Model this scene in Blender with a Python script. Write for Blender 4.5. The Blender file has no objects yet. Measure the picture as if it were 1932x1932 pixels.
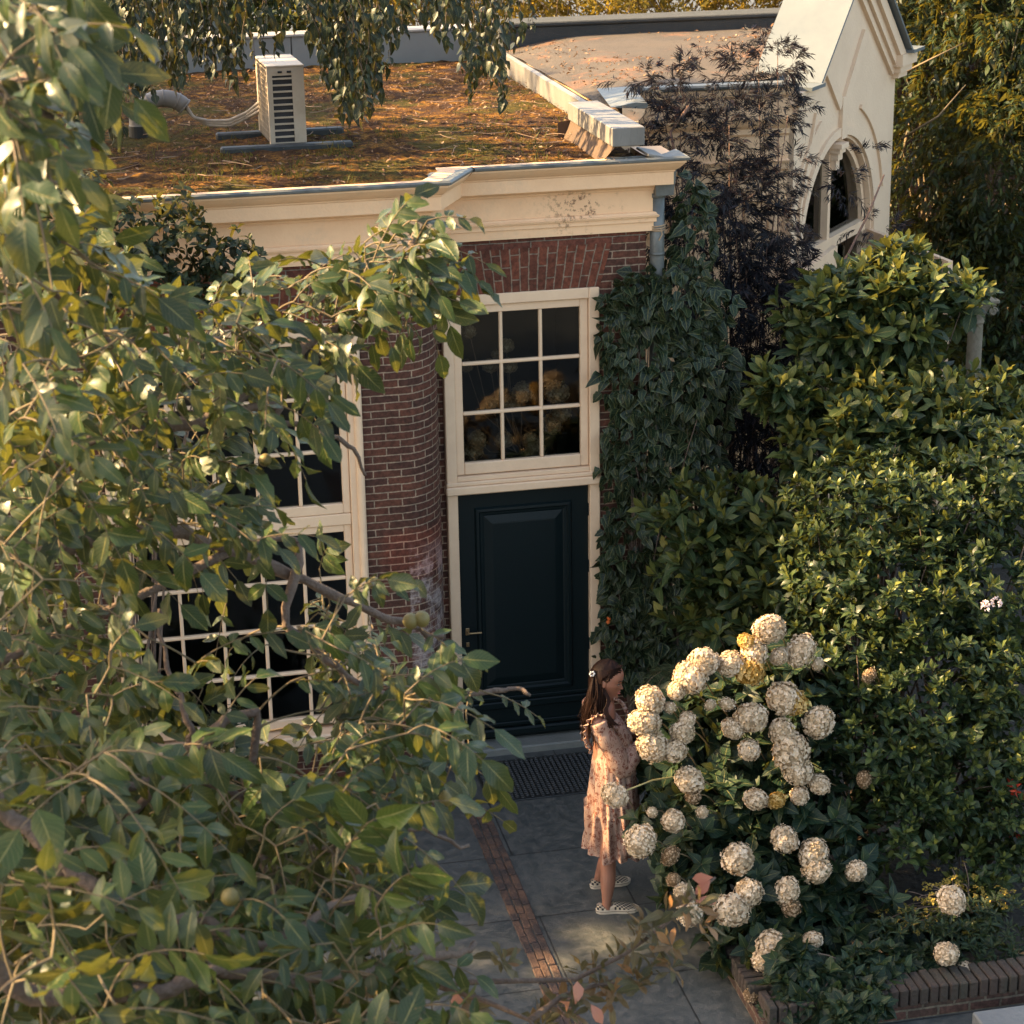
import bpy, math, random
import numpy as np
from mathutils import Vector, Matrix, noise
rng = np.random.default_rng(11); random.seed(11)
S = bpy.context.scene
R_ = math.radians
# ------------------------------------------------------------------ camera, sky, sun, exposure
CAM = np.array([0, 0, 6.735]); F = 4025.0
def _rot(yaw, pit, rol):
    f = np.array([math.sin(yaw)*math.cos(pit), math.cos(yaw)*math.cos(pit), -math.sin(pit)])
    r = np.array([math.cos(yaw), -math.sin(yaw), 0]); d = np.cross(f, r)
    return np.array([math.cos(rol)*r+math.sin(rol)*d, -math.sin(rol)*r+math.cos(rol)*d, f])
RM = _rot(R_(11.671), R_(19.0734), R_(1.0412))
cd = bpy.data.cameras.new('camera'); cam = bpy.data.objects.new('camera', cd); S.collection.objects.link(cam)
m = Matrix.Identity(4)
for i in range(3):
    m[i][0] = RM[0][i]; m[i][1] = -RM[1][i]; m[i][2] = -RM[2][i]; m[i][3] = CAM[i]
cam.matrix_world = m
cd.sensor_width = 24; cd.lens = F/1932*24; cd.clip_end = 400; cd.clip_start = .1
cd.dof.use_dof = True; cd.dof.focus_distance = 13.2; cd.dof.aperture_fstop = 4.5
S.camera = cam
SUN = Vector((-.80, .24, .58)).normalized()
w = bpy.data.worlds.new('World'); S.world = w; w.use_nodes = True
nt = w.node_tree; bg = nt.nodes['Background']
sky = nt.nodes.new('ShaderNodeTexSky'); sky.sky_type = 'NISHITA'; sky.sun_disc = False
sky.sun_elevation = math.asin(SUN.z); sky.sun_rotation = math.atan2(SUN.x, SUN.y)
sky.dust_density = 3
tint = nt.nodes.new('ShaderNodeMix'); tint.data_type = 'RGBA'; tint.blend_type = 'MULTIPLY'; tint.inputs[0].default_value = 1
nt.links.new(sky.outputs[0], tint.inputs[6]); tint.inputs[7].default_value = (1.10, .98, .84, 1)
nt.links.new(tint.outputs[2], bg.inputs[0]); bg.inputs[1].default_value = .125
sl = bpy.data.lights.new('sun', 'SUN'); sl.energy = 5.0; sl.angle = R_(.6); sl.color = (1, .69, .35)
so = bpy.data.objects.new('sun', sl); S.collection.objects.link(so); so.rotation_euler = SUN.to_track_quat('Z', 'Y').to_euler()
S.view_settings.view_transform = 'Standard'; S.view_settings.look = 'None'; S.view_settings.exposure = 2.38
S.render.resolution_x = S.render.resolution_y = 1024

# ------------------------------------------------------------------ placing
def ray(px, py): return RM.T @ np.array([(px-966)/F, (py-966)/F, 1.0])
def at(px, py, Y): r = ray(px, py); return CAM + r*(Y/r[1])          # point seen at px,py in the plane y=Y
def atd(px, py, D): r = ray(px, py); return CAM + r/np.linalg.norm(r)*D
def scl(px, py, Y): return np.linalg.norm(at(px, py, Y)-CAM)/F
nrm = lambda v: v/np.maximum(np.linalg.norm(v, axis=-1, keepdims=True), 1e-9)
# ------------------------------------------------------------------ materials
def M(name, col=(.5, .5, .5), rough=.6, col2=None, nscale=8, nfac=.5, bump=0, bscale=40, metal=0, spec=.5, stretch=None):
    m = bpy.data.materials.new(name); m.use_nodes = True; t = m.node_tree; b = t.nodes['Principled BSDF']
    b.inputs['Roughness'].default_value = rough; b.inputs['Metallic'].default_value = metal; b.inputs['Specular IOR Level'].default_value = spec
    b.inputs['Base Color'].default_value = (*col, 1)
    tc = t.nodes.new('ShaderNodeTexCoord'); vec = tc.outputs['Object']
    if stretch:
        mp = t.nodes.new('ShaderNodeMapping'); mp.inputs['Scale'].default_value = stretch; t.links.new(vec, mp.inputs[0]); vec = mp.outputs[0]
    if col2:
        n = t.nodes.new('ShaderNodeTexNoise'); n.inputs['Scale'].default_value = nscale; n.inputs['Detail'].default_value = 8; n.inputs['Roughness'].default_value = .65
        t.links.new(vec, n.inputs['Vector'])
        r = t.nodes.new('ShaderNodeValToRGB'); r.color_ramp.elements[0].position = .5-nfac*.3; r.color_ramp.elements[1].position = .5+nfac*.3
        r.color_ramp.elements[0].color = (*col, 1); r.color_ramp.elements[1].color = (*col2, 1)
        t.links.new(n.outputs[0], r.inputs[0]); t.links.new(r.outputs[0], b.inputs['Base Color'])
    if bump:
        n2 = t.nodes.new('ShaderNodeTexNoise'); n2.inputs['Scale'].default_value = bscale; n2.inputs['Detail'].default_value = 6
        t.links.new(vec, n2.inputs['Vector'])
        bp = t.nodes.new('ShaderNodeBump'); bp.inputs['Strength'].default_value = bump; bp.inputs['Distance'].default_value = .02
        t.links.new(n2.outputs[0], bp.inputs['Height']); t.links.new(bp.outputs[0], b.inputs['Normal'])
    return m
def mixn(t, fac, a, b, mode='MIX'):
    x = t.nodes.new('ShaderNodeMix'); x.data_type = 'RGBA'; x.blend_type = mode
    for s, v in ((0, fac), (6, a), (7, b)):
        if isinstance(v, (int, float)): x.inputs[s].default_value = v
        elif isinstance(v, tuple): x.inputs[s].default_value = (*v, 1)
        else: t.links.new(v, x.inputs[s])
    return x.outputs[2]
def math_(t, op, a, b=None, clamp=False):
    x = t.nodes.new('ShaderNodeMath'); x.operation = op; x.use_clamp = clamp
    for s, v in ((0, a), (1, b)):
        if v is None: continue
        if isinstance(v, (int, float)): x.inputs[s].default_value = v
        else: t.links.new(v, x.inputs[s])
    return x.outputs[0]
def noisen(t, vec, scale, detail=6, rough=.6):
    n = t.nodes.new('ShaderNodeTexNoise'); n.inputs['Scale'].default_value = scale; n.inputs['Detail'].default_value = detail; n.inputs['Roughness'].default_value = rough
    t.links.new(vec, n.inputs['Vector']); return n.outputs[0]
def maprange(t, v, a, b, c=0, d=1):
    x = t.nodes.new('ShaderNodeMapRange'); x.interpolation_type = 'SMOOTHSTEP'
    t.links.new(v, x.inputs[0])
    for i, k in enumerate((a, b, c, d)): x.inputs[i+1].default_value = k
    return x.outputs[0]
def brick_mat(name, c1, c2, mortar, bw=.19, rh=.052, ms=.006, swap=False, stain=False, rough=.85, offset=.5, bumpd=.006):
    m = bpy.data.materials.new(name); m.use_nodes = True; t = m.node_tree; b = t.nodes['Principled BSDF']; L = t.links.new
    b.inputs['Roughness'].default_value = rough; b.inputs['Specular IOR Level'].default_value = .25
    tc = t.nodes.new('ShaderNodeTexCoord'); v = tc.outputs['UV']
    wob = noisen(t, tc.outputs['Object'], 5, 4)
    if swap:
        sx = t.nodes.new('ShaderNodeSeparateXYZ'); L(v, sx.inputs[0]); cx = t.nodes.new('ShaderNodeCombineXYZ'); L(sx.outputs[1], cx.inputs[0]); L(sx.outputs[0], cx.inputs[1]); v = cx.outputs[0]
    dn = t.nodes.new('ShaderNodeTexNoise'); dn.inputs['Scale'].default_value = 22; L(v, dn.inputs['Vector'])
    vs = t.nodes.new('ShaderNodeVectorMath'); vs.operation = 'SUBTRACT'; L(dn.outputs['Color'], vs.inputs[0]); vs.inputs[1].default_value = (.5, .5, .5)
    vm = t.nodes.new('ShaderNodeVectorMath'); vm.operation = 'SCALE'; L(vs.outputs[0], vm.inputs[0]); vm.inputs[3].default_value = .009
    va = t.nodes.new('ShaderNodeVectorMath'); L(v, va.inputs[0]); L(vm.outputs[0], va.inputs[1])
    br = t.nodes.new('ShaderNodeTexBrick'); L(va.outputs[0], br.inputs['Vector'])
    br.inputs['Scale'].default_value = 1; br.inputs['Brick Width'].default_value = bw; br.inputs['Row Height'].default_value = rh; br.inputs['Mortar Size'].default_value = ms
    br.inputs['Mortar Smooth'].default_value = .25; br.offset = offset
    br.inputs['Color1'].default_value = (*c1, 1); br.inputs['Color2'].default_value = (*c2, 1); br.inputs['Mortar'].default_value = (*mortar, 1)
    n = noisen(t, tc.outputs['Object'], 30, 8, .7)
    col = mixn(t, .75, br.outputs[0], mixn(t, maprange(t, n, .3, .7), (.45, .45, .45), (1.5, 1.4, 1.35)), 'MULTIPLY')
    col = mixn(t, maprange(t, wob, .4, .7, 0, .45), col, mixn(t, 1.0, col, (.6, .62, .65), 'MULTIPLY'))
    if stain:   # lime efflorescence on the column's lower half
        ge = t.nodes.new('ShaderNodeNewGeometry'); sp = t.nodes.new('ShaderNodeSeparateXYZ'); L(ge.outputs['Position'], sp.inputs[0])
        zz = math_(t, 'MULTIPLY', maprange(t, sp.outputs[2], .25, .9), maprange(t, sp.outputs[2], 1.55, 1.85, 1, 0))
        bd = maprange(t, sp.outputs[0], 2.37, 2.38, 1, 0); xx = math_(t, 'MULTIPLY', math_(t, 'MULTIPLY', maprange(t, sp.outputs[0], 2.06, 2.075), bd), zz)
        nz = maprange(t, noisen(t, tc.outputs['Object'], 7, 9, .75), .42, .62)
        nz2 = maprange(t, noisen(t, tc.outputs['Object'], 45, 4, .75), .35, .6, .45, 1)
        col = mixn(t, math_(t, 'MULTIPLY', math_(t, 'MULTIPLY', math_(t, 'MULTIPLY', xx, nz), nz2), .8), col, (.46, .39, .36))
        red = math_(t, 'MULTIPLY', maprange(t, sp.outputs[2], 1.5, 1.58), maprange(t, sp.outputs[2], 1.86, 1.92, 1, 0))
        red = math_(t, 'MULTIPLY', red, math_(t, 'MULTIPLY', maprange(t, sp.outputs[0], 1.85, 1.95), bd)); col = mixn(t, math_(t, 'MULTIPLY', red, .3), col, mixn(t, 1.0, col, (1.9, .85, .7), 'MULTIPLY'))
    L(col, b.inputs['Base Color'])
    bp = t.nodes.new('ShaderNodeBump'); bp.inputs['Distance'].default_value = bumpd; bp.inputs['Strength'].default_value = .9
    h = math_(t, 'ADD', math_(t, 'SUBTRACT', 1.0, br.outputs['Fac']), math_(t, 'MULTIPLY', n, .7)); L(h, bp.inputs['Height']); L(bp.outputs[0], b.inputs['Normal'])
    return m
def leaf_mat(name, cols, trans=(.35, .3, .03), tf=.3, rough=.42, vein=.35, nveins=9, spots=0, edge=None, spec=.22, tmix=.28):
    m = bpy.data.materials.new(name); m.use_nodes = True; t = m.node_tree; b = t.nodes['Principled BSDF']; L = t.links.new
    b.inputs['Roughness'].default_value = rough; b.inputs['Specular IOR Level'].default_value = spec
    a = t.nodes.new('ShaderNodeAttribute'); a.attribute_name = 'rnd'
    r = t.nodes.new('ShaderNodeValToRGB'); el = r.color_ramp.elements
    el[0].color = (*cols[0], 1); el[1].color = (*cols[-1], 1)
    for i, c in enumerate(cols[1:-1]): e = el.new((i+1)/(len(cols)-1)); e.color = (*c, 1)
    L(a.outputs['Fac'], r.inputs[0]); col = r.outputs[0]
    tc = t.nodes.new('ShaderNodeTexCoord'); sp = t.nodes.new('ShaderNodeSeparateXYZ'); L(tc.outputs['UV'], sp.inputs[0])
    mm = math_(t, 'ABSOLUTE', math_(t, 'SUBTRACT', sp.outputs[0], .5))
    if vein:
        mid = maprange(t, mm, .012, .035, 1, 0)
        fr = math_(t, 'FRACT', math_(t, 'MULTIPLY', math_(t, 'SUBTRACT', sp.outputs[1], math_(t, 'MULTIPLY', mm, .55)), nveins))
        sv = math_(t, 'MULTIPLY', maprange(t, math_(t, 'ABSOLUTE', math_(t, 'SUBTRACT', fr, .5)), .0, .09, 1, 0), .45)
        col = mixn(t, math_(t, 'MULTIPLY', math_(t, 'MAXIMUM', mid, sv), vein), col, (.42, .36, .12))
        bp = t.nodes.new('ShaderNodeBump'); bp.inputs['Distance'].default_value = .002; bp.inputs['Strength'].default_value = .5
        L(math_(t, 'SUBTRACT', 1.0, math_(t, 'MAXIMUM', mid, sv)), bp.inputs['Height']); L(bp.outputs[0], b.inputs['Normal'])
    if edge: col = mixn(t, maprange(t, mm, .34, .47, 0, .8), col, edge)
    if spots:
        nz = noisen(t, tc.outputs['Object'], 60, 2, .5); col = mixn(t, maprange(t, nz, .68, .74, 0, spots), col, (.2, .12, .04))
    L(col, b.inputs['Base Color'])
    tr = t.nodes.new('ShaderNodeBsdfTranslucent'); L(mixn(t, tmix, col, trans), tr.inputs[0])
    mx = t.nodes.new('ShaderNodeMixShader'); mx.inputs[0].default_value = tf; L(b.outputs[0], mx.inputs[1]); L(tr.outputs[0], mx.inputs[2])
    L(mx.outputs[0], t.nodes['Material Output'].inputs[0])
    return m
# ------------------------------------------------------------------ mesh collecting
class MB:
    def __init__(s): s.v = []; s.f = []; s.uv = []
    def face(s, pts, uv=None):
        n = len(s.v); s.v += [tuple(map(float, p)) for p in pts]; s.f.append(list(range(n, n+len(pts)))); s.uv.append(uv)
    def grid(s, G, uvs=None, closed=False):          # G[i][j] points
        n0 = len(s.v); a, b = len(G), len(G[0])
        for row in G: s.v += [tuple(map(float, p)) for p in row]
        for i in range(a-1):
            for j in range(b if closed else b-1):
                k = (j+1) % b
                s.f.append([n0+i*b+j, n0+(i+1)*b+j, n0+(i+1)*b+k, n0+i*b+k])
                s.uv.append([uvs[i][j], uvs[i+1][j], uvs[i+1][j+1], uvs[i][j+1]] if uvs else None)
        return n0
    def box(s, x0, x1, y0, y1, z0, z1, bev=0, T=None):
        if bev <= 0:
            c = [(x, y, z) for z in (z0, z1) for y in (y0, y1) for x in (x0, x1)]
            F_ = [(0, 2, 3, 1), (4, 5, 7, 6), (0, 1, 5, 4), (2, 6, 7, 3), (0, 4, 6, 2), (1, 3, 7, 5)]
        else:
            e = min(bev, (x1-x0)*.45, (y1-y0)*.45, (z1-z0)*.45); c = []; F_ = []
            idx = {}
            for sx in (0, 1):
                for sy in (0, 1):
                    for sz in (0, 1):
                        X = (x0, x1)[sx]; Y = (y0, y1)[sy]; Z = (z0, z1)[sz]; ex = e if sx == 0 else -e; ey = e if sy == 0 else -e; ez = e if sz == 0 else -e
                        for ax, p in enumerate(((X, Y+ey, Z+ez), (X+ex, Y, Z+ez), (X+ex, Y+ey, Z))): idx[sx, sy, sz, ax] = len(c); c.append(p)
            q = lambda *k: F_.append([idx[a] for a in k])
            for a in (0, 1):
                o = (lambda l: l if a else l[::-1])
                q(*o([(a, 0, 0, 0), (a, 1, 0, 0), (a, 1, 1, 0), (a, 0, 1, 0)])); q(*o([(0, a, 0, 1), (0, a, 1, 1), (1, a, 1, 1), (1, a, 0, 1)])); q(*o([(0, 0, a, 2), (1, 0, a, 2), (1, 1, a, 2), (0, 1, a, 2)]))
                for b_ in (0, 1):
                    q((a, b_, 0, 0), (a, b_, 1, 0), (a, b_, 1, 1), (a, b_, 0, 1)); q((a, 0, b_, 0), (a, 1, b_, 0), (a, 1, b_, 2), (a, 0, b_, 2)); q((0, a, b_, 1), (1, a, b_, 1), (1, a, b_, 2), (0, a, b_, 2))
                    for c_ in (0, 1): q((a, b_, c_, 0), (a, b_, c_, 1), (a, b_, c_, 2))
        if T is not None: c = [tuple(T @ Vector(p)) for p in c]
        n = len(s.v); s.v += c
        for f in F_: s.f.append([n+i for i in f]); s.uv.append(None)
    def obox(s, a, b, wd, th, up=(0, 0, 1), bev=0):    # beam from a to b, wd across, th along up
        a, b = Vector(a), Vector(b); d = b-a; l = d.length; d.normalize(); u = Vector(up); x = d.cross(u).normalized(); u = x.cross(d)
        T = Matrix(((d.x, x.x, u.x, a.x), (d.y, x.y, u.y, a.y), (d.z, x.z, u.z, a.z), (0, 0, 0, 1)))
        s.box(0, l, -wd/2, wd/2, -th/2, th/2, bev, T)
    def tube(s, pts, rad, seg=8, cap=True):
        P = np.array(pts, float); n = len(P); rad = [rad]*n if np.isscalar(rad) else rad
        t = np.gradient(P, axis=0); t = nrm(t); u = np.cross(t[0], (0, 0, 1)); 
        if np.linalg.norm(u) < .1: u = np.cross(t[0], (0, 1, 0))
        u /= np.linalg.norm(u); G = []; U = []; acc = 0
        for i in range(n):
            u = u-t[i]*(u@t[i]); u /= np.linalg.norm(u); v = np.cross(t[i], u)
            if i: acc += np.linalg.norm(P[i]-P[i-1])
            G.append([P[i]+rad[i]*(math.cos(2*math.pi*k/seg)*u+math.sin(2*math.pi*k/seg)*v) for k in range(seg)])
            U.append([(k/seg*.3, acc) for k in range(seg+1)])
        n0 = s.grid(G, U, closed=True)
        if cap:
            s.f.append([n0+k for k in range(seg)]); s.uv.append(None)
            s.f.append([n0+(n-1)*seg+k for k in reversed(range(seg))]); s.uv.append(None)
    def lathe(s, prof, c=(0, 0, 0), seg=20, sx=1, sy=1):
        G = [[(c[0]+r*sx*math.cos(2*math.pi*k/seg), c[1]+r*sy*math.sin(2*math.pi*k/seg), c[2]+z) for k in range(seg)] for r, z in prof]
        s.grid(G, None, closed=True)
    def build(s, name, mat, parent=None, smooth=False):
        me = bpy.data.meshes.new(name); me.from_pydata(s.v, [], s.f); me.validate(verbose=False) if False else None
        V = np.array(s.v); uv = []
        for f, u in zip(s.f, s.uv):
            if u: uv += [c for p in u for c in p]
            else:
                p = V[f]; n = np.abs(np.cross(p[1]-p[0], p[2]-p[0])+(np.cross(p[2]-p[0], p[3]-p[0]) if len(f) > 3 else 0)); k = int(np.argmax(n))
                a, b = ((1, 2), (0, 2), (0, 1))[k]
                uv += [c for q in p for c in (q[a], q[b])]
        ul = me.uv_layers.new(name='UVMap'); ul.data.foreach_set('uv', uv)
        if smooth: me.polygons.foreach_set('use_smooth', [True]*len(me.polygons))
        me.materials.append(mat); return link(name, me, parent)
def link(name, me, parent=None):
    o = bpy.data.objects.new(name, me); S.collection.objects.link(o)
    if parent is not None: o.parent = parent; o.matrix_parent_inverse = Matrix.Translation(-Vector(parent.location)) if parent.location.length else Matrix.Identity(4)
    return o
def thing(name, label, cat, loc=(0, 0, 0), group=None):
    o = bpy.data.objects.new(name, None); S.collection.objects.link(o); o.location = loc; o.empty_display_size = .1
    o['label'] = label; o['category'] = cat
    if group: o['group'] = group
    return o
def tag(o, label, cat, group=None, kind=None):
    o['label'] = label; o['category'] = cat
    if group: o['group'] = group
    if kind: o['kind'] = kind
    return o
def struct(o): o['kind'] = 'structure'; return o
# ------------------------------------------------------------------ leaves
SH = {'oval': lambda t: np.sin(np.pi*np.clip(t, 0, 1)**.9)**.75, 'heart': lambda t: np.where(t < .3, (t/.3)**.45, 1)*(1-np.clip((t-.3)/.7, 0, 1)**1.6),
      'lance': lambda t: np.sin(np.pi*t**.8)**1.0, 'obov': lambda t: np.sin(np.pi*t**1.35)**.8,
      'ivy': lambda t: np.interp(t, [0, .08, .25, .42, .55, .75, 1], [.25, .75, 1.0, .62, .7, .42, 0])}
def leaves(name, mat, P, D, N, L, W=.45, shape='oval', nseg=4, fold=.25, curl=.25, wav=.05, parent=None, rv=None):
    P, D, N = [np.asarray(a, float) for a in (P, D, N)]; n = len(P); L = np.broadcast_to(np.asarray(L, float), (n,))
    D = nrm(D); N = nrm(N-D*np.sum(N*D, 1, keepdims=True)); Sx = np.cross(D, N)
    t = np.linspace(0, 1, nseg+1); wd = np.maximum(SH[shape](t), .03)
    cu = curl*(1+.9*rng.standard_normal(n)); fo = fold*(1+.6*rng.standard_normal(n)); Wn = W*.5*(1+.12*rng.standard_normal(n))
    V = np.zeros((n, nseg+1, 3, 3))
    for i, (ti, wi) in enumerate(zip(t, wd)):
        c = P+D*(L*(ti-.12*abs(1)*0))[:, None]*(1-.15*np.abs(cu)[:, None]*ti)-N*(L*cu*ti*ti)[:, None]
        for j, sg in enumerate((-1, 0, 1)):
            ww = wi*Wn*L*sg*(1+.1*rng.standard_normal(n))
            V[:, i, j] = c+Sx*(ww*np.cos(fo))[:, None]+N*(np.abs(ww)*np.sin(fo)+L*wav*rng.standard_normal(n)*(sg != 0)*wi)[:, None]
    k = (nseg+1)*3; base = np.arange(n)[:, None]*k; fl = []; uvl = []
    for i in range(nseg):
        for j in (0, 1):
            a = i*3+j; fl.append([a, a+1, a+4, a+3]); us = (j/2, (j+1)/2); uvl.append([us[0], t[i], us[1], t[i], us[1], t[i+1], us[0], t[i+1]])
    fl = np.array(fl); nf = len(fl)
    loops = (base[:, None, :]+fl[None]).reshape(-1)
    me = bpy.data.meshes.new(name); me.vertices.add(n*k); me.vertices.foreach_set('co', V.reshape(-1))
    me.loops.add(len(loops)); me.loops.foreach_set('vertex_index', loops.astype(np.int32))
    me.polygons.add(n*nf); me.polygons.foreach_set('loop_start', np.arange(n*nf, dtype=np.int32)*4)
    me.polygons.foreach_set('use_smooth', np.ones(n*nf, bool))
    me.update(calc_edges=True)
    ul = me.uv_layers.new(name='UVMap'); ul.data.foreach_set('uv', np.tile(np.array(uvl).reshape(-1), n).astype(np.float32))
    at_ = me.attributes.new('rnd', 'FLOAT', 'FACE'); at_.data.foreach_set('value', np.repeat(np.clip(rng.beta(1.6, 2.2, n) if rv is None else rv, 0, 1), nf).astype(np.float32))
    me.materials.append(mat); return link(name, me, parent)
def rdir(n): return nrm(rng.standard_normal((n, 3)))
def sprigs(P, A, k, spread=(40, 80), stemL=.0, droop=.0, outw=.12):   # k leaves whorled round each axis -> P,D,N
    n = len(P); A = nrm(A); ref = np.where(np.abs(A[:, 2:3]) > .9, np.array([[1., 0, 0]]), np.array([[0, 0, 1.]])); U = nrm(np.cross(A, ref)); V = np.cross(A, U)
    ph = rng.random(n)*6.28; PP = []; DD = []; NN = []
    for i in range(k):
        th = ph+i*2.4+.25*rng.standard_normal(n); a = np.radians(spread[0]+(spread[1]-spread[0])*(1-i/max(k-1, 1)))*(1+.12*rng.standard_normal(n))
        pr = U*np.cos(th)[:, None]+V*np.sin(th)[:, None]; d = A*np.cos(a)[:, None]+pr*np.sin(a)[:, None]; d[:, 2] -= droop*rng.random(n)
        PP.append(P+A*(stemL*i/k)+pr*.004); DD.append(d); NN.append(A*np.sin(a)[:, None]-pr*np.cos(a)[:, None]+outw*rng.standard_normal((n, 3)))
    return np.concatenate(PP), np.concatenate(DD), np.concatenate(NN)
def blob_pts(blobs, n, up=.6, shell=(.78, 1.05), lump=.12, camside=-.35):
    """blobs: (px,py,Y,rx px,ry px,depth m). Sprig roots on lumpy ellipsoids"""
    B = [(at(b[0], b[1], b[2]), b[3]*scl(*b[:3]), b[5], b[4]*scl(*b[:3])) for b in blobs]
    A = np.array([x[1]*x[3] for x in B]); cnt = rng.multinomial(n, A/A.sum()); P = []; Ax = []
    for (c, rx, ry, rz), k in zip(B, cnt):
        d = rdir(k*3); d = d[(d@np.array([-.2, -1, .5])) > camside][:k]; k = len(d)
        r = (shell[0]+(shell[1]-shell[0])*rng.random(k)**.6)
        lm = np.array([noise.noise(Vector(q*2.2)+Vector(c)) for q in d]); r = r*(1+lump*3*lm)
        p = c+d*np.array([rx, ry, rz])*r[:, None]; P.append(p)
        Ax.append(nrm(d/np.array([rx, ry, rz])*min(rx, ry, rz)*.9+np.array([0, 0, up])+.35*rng.standard_normal((k, 3))))
    return np.concatenate(P), np.concatenate(Ax)
def stems_to(mb, P, roots, r0=.012, r1=.003, frac=.12, seg=5):
    idx = rng.choice(len(P), max(4, int(len(P)*frac)), replace=False)
    for i in idx:
        a = np.array(roots[rng.integers(len(roots))], float); b = P[i]; mid = a*.45+b*.55+np.array([0, 0, .15*np.linalg.norm(b-a)])+.04*rng.standard_normal(3)
        pts = [a*(1-t)**2+2*mid*t*(1-t)+b*t*t for t in np.linspace(0, 1, 7)]; mb.tube(pts, list(np.linspace(r0, r1, 7)), seg)
# ------------------------------------------------------------------ shared materials
cream = M('cream paint', (.84, .545, .31), .55, (.76, .47, .26), 6, .9, .15, 60)
creamw = M('cream window paint', (.76, .55, .36), .5, (.68, .47, .30), 9, .9, .1, 70)
zinc = M('weathered zinc', (.075, .082, .078), .42, (.17, .175, .16), 9, .8, .15, 50, metal=.1)
zincst = M('streaked zinc', (.13, .12, .105), .5, (.22, .21, .19), 4, .9, .15, 40, metal=.1, stretch=(1.6, 1.6, .25))
bwall = brick_mat('brown brick', (.115, .045, .028), (.062, .03, .022), (.29, .215, .15), stain=True, ms=.005)
barch = brick_mat('red arch brick', (.155, .05, .028), (.10, .037, .023), (.21, .155, .11), bw=.17, rh=.058, swap=True, ms=.005)
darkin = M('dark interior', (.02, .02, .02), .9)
# ------------------------------------------------------------------ ground
g = MB(); g.grid([[(x, y, 0) for x in (-60, 60)] for y in (-40, 80)][::-1])
gm = bpy.data.materials.new('slate paving'); gm.use_nodes = True; t = gm.node_tree; b = t.nodes['Principled BSDF']; Lk = t.links.new
tc = t.nodes.new('ShaderNodeTexCoord'); vec = tc.outputs['Object']
n1 = noisen(t, vec, 2.3, 8, .7); n2 = noisen(t, vec, 14, 8, .7)
col = mixn(t, maprange(t, n1, .35, .65), (.028, .036, .037), (.058, .064, .062)); col = mixn(t, maprange(t, n2, .4, .66, 0, .6), col, (.10, .097, .088))
br = t.nodes.new('ShaderNodeTexBrick'); Lk(vec, br.inputs['Vector']); br.inputs['Scale'].default_value = 1; br.inputs['Brick Width'].default_value = 1.25; br.inputs['Row Height'].default_value = .82; br.inputs['Mortar Size'].default_value = .006; br.inputs['Color1'].default_value = (.9, .9, .9, 1); br.inputs['Color2'].default_value = (1.1, 1.1, 1.1, 1); br.inputs['Mortar'].default_value = (.25, .25, .25, 1)
col = mixn(t, 1, col, br.outputs[0], 'MULTIPLY'); Lk(col, b.inputs['Base Color']); Lk(maprange(t, n2, .3, .7, .45, .75), b.inputs['Roughness'])
bp = t.nodes.new('ShaderNodeBump'); bp.inputs['Distance'].default_value = .02; bp.inputs['Strength'].default_value = .5; Lk(math_(t, 'ADD', n2, br.outputs['Fac']), bp.inputs['Height']); bp.invert = True; Lk(bp.outputs[0], b.inputs['Normal'])
struct(g.build('ground', gm))
# brick strip in the paving (three rows of clinkers laid end to end)
pav = MB()
for k, x in enumerate((2.345, 2.397, 2.449)):
    y = 6.2+k*.07
    while y < 12.95:
        l = .19+random.uniform(-.015, .012); a = random.uniform(-.02, .02)
        T = Matrix.Translation((x+random.uniform(-.003, .003), y+l/2, 0)) @ Matrix.Rotation(a, 4, 'Z')
        pav.box(-.0235, .0235, -l/2+.004, l/2-.004, -.02, .010+random.uniform(-.003, .004), .005, T); y += l
pm = M('paving clinkers', (.035, .025, .022), .8, (.095, .052, .033), 7.5, .25, .5, 50)
struct(pav.build('brick_path_strip', pm))
soilm = M('dark soil', (.012, .010, .008), .95, (.035, .028, .018), 12, .8, .8, 30)
s = MB(); N_ = 40
s.grid([[(3.55+i*.25+(.35 if j > 4 and i == 0 else 0), 10.02+j*.25, (.09 if i > 1 or j < 4 else .02)+.05*(i > 0)*noise.noise(Vector((i*.7, j*.7, 3)))) for i in range(N_)] for j in range(26)])
struct(s.build('soil', soilm, smooth=True))
# raised planter of brick on edge
pl = thing('brick_planter', 'low dark brick planter wall with a soldier course on top, edging the hydrangea bed', 'planter', (4.5, 9.93, 0))
edge = MB(); x = 3.44
while x < 13:
    T = Matrix.Translation((x+.028, 9.93, .15)) @ Matrix.Rotation(random.uniform(-.03, .03), 4, 'Z')
    edge.box(-.025, .025, -.095, .095, -.055, .055+random.uniform(-.004, .004), .006, T); x += .06
y = 10.06
while y < 10.9:
    T = Matrix.Translation((3.5, y+.028, .15)) @ Matrix.Rotation(random.uniform(-.03, .03), 4, 'Z')
    edge.box(-.095, .095, -.025, .025, -.055, .055+random.uniform(-.004, .004), .006, T); y += .06
edge.build('coping', M('mossy edge brick', (.045, .026, .020), .9, (.032, .03, .02), 6, .7, .7, 40), pl)
body = MB(); body.box(3.42, 13, 9.855, 10.005, 0, .093); body.box(3.425, 3.575, 10.006, 10.95, 0, .093)
body.build('wall', brick_mat('planter brick', (.09, .045, .035), (.06, .04, .03), (.13, .11, .08), rh=.06, ms=.008), pl)
sl_ = MB(); sl_.box(4.6, 6.2, 8.6, 9.70, .02, .10, .008)
tag(sl_.build('stone_slab', M('grey slate slab', (.10, .11, .115), .6, (.17, .175, .17), 5, .8, .3, 30)), 'smooth grey stone slab lying below the brick planter at the right edge', 'slab')
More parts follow.
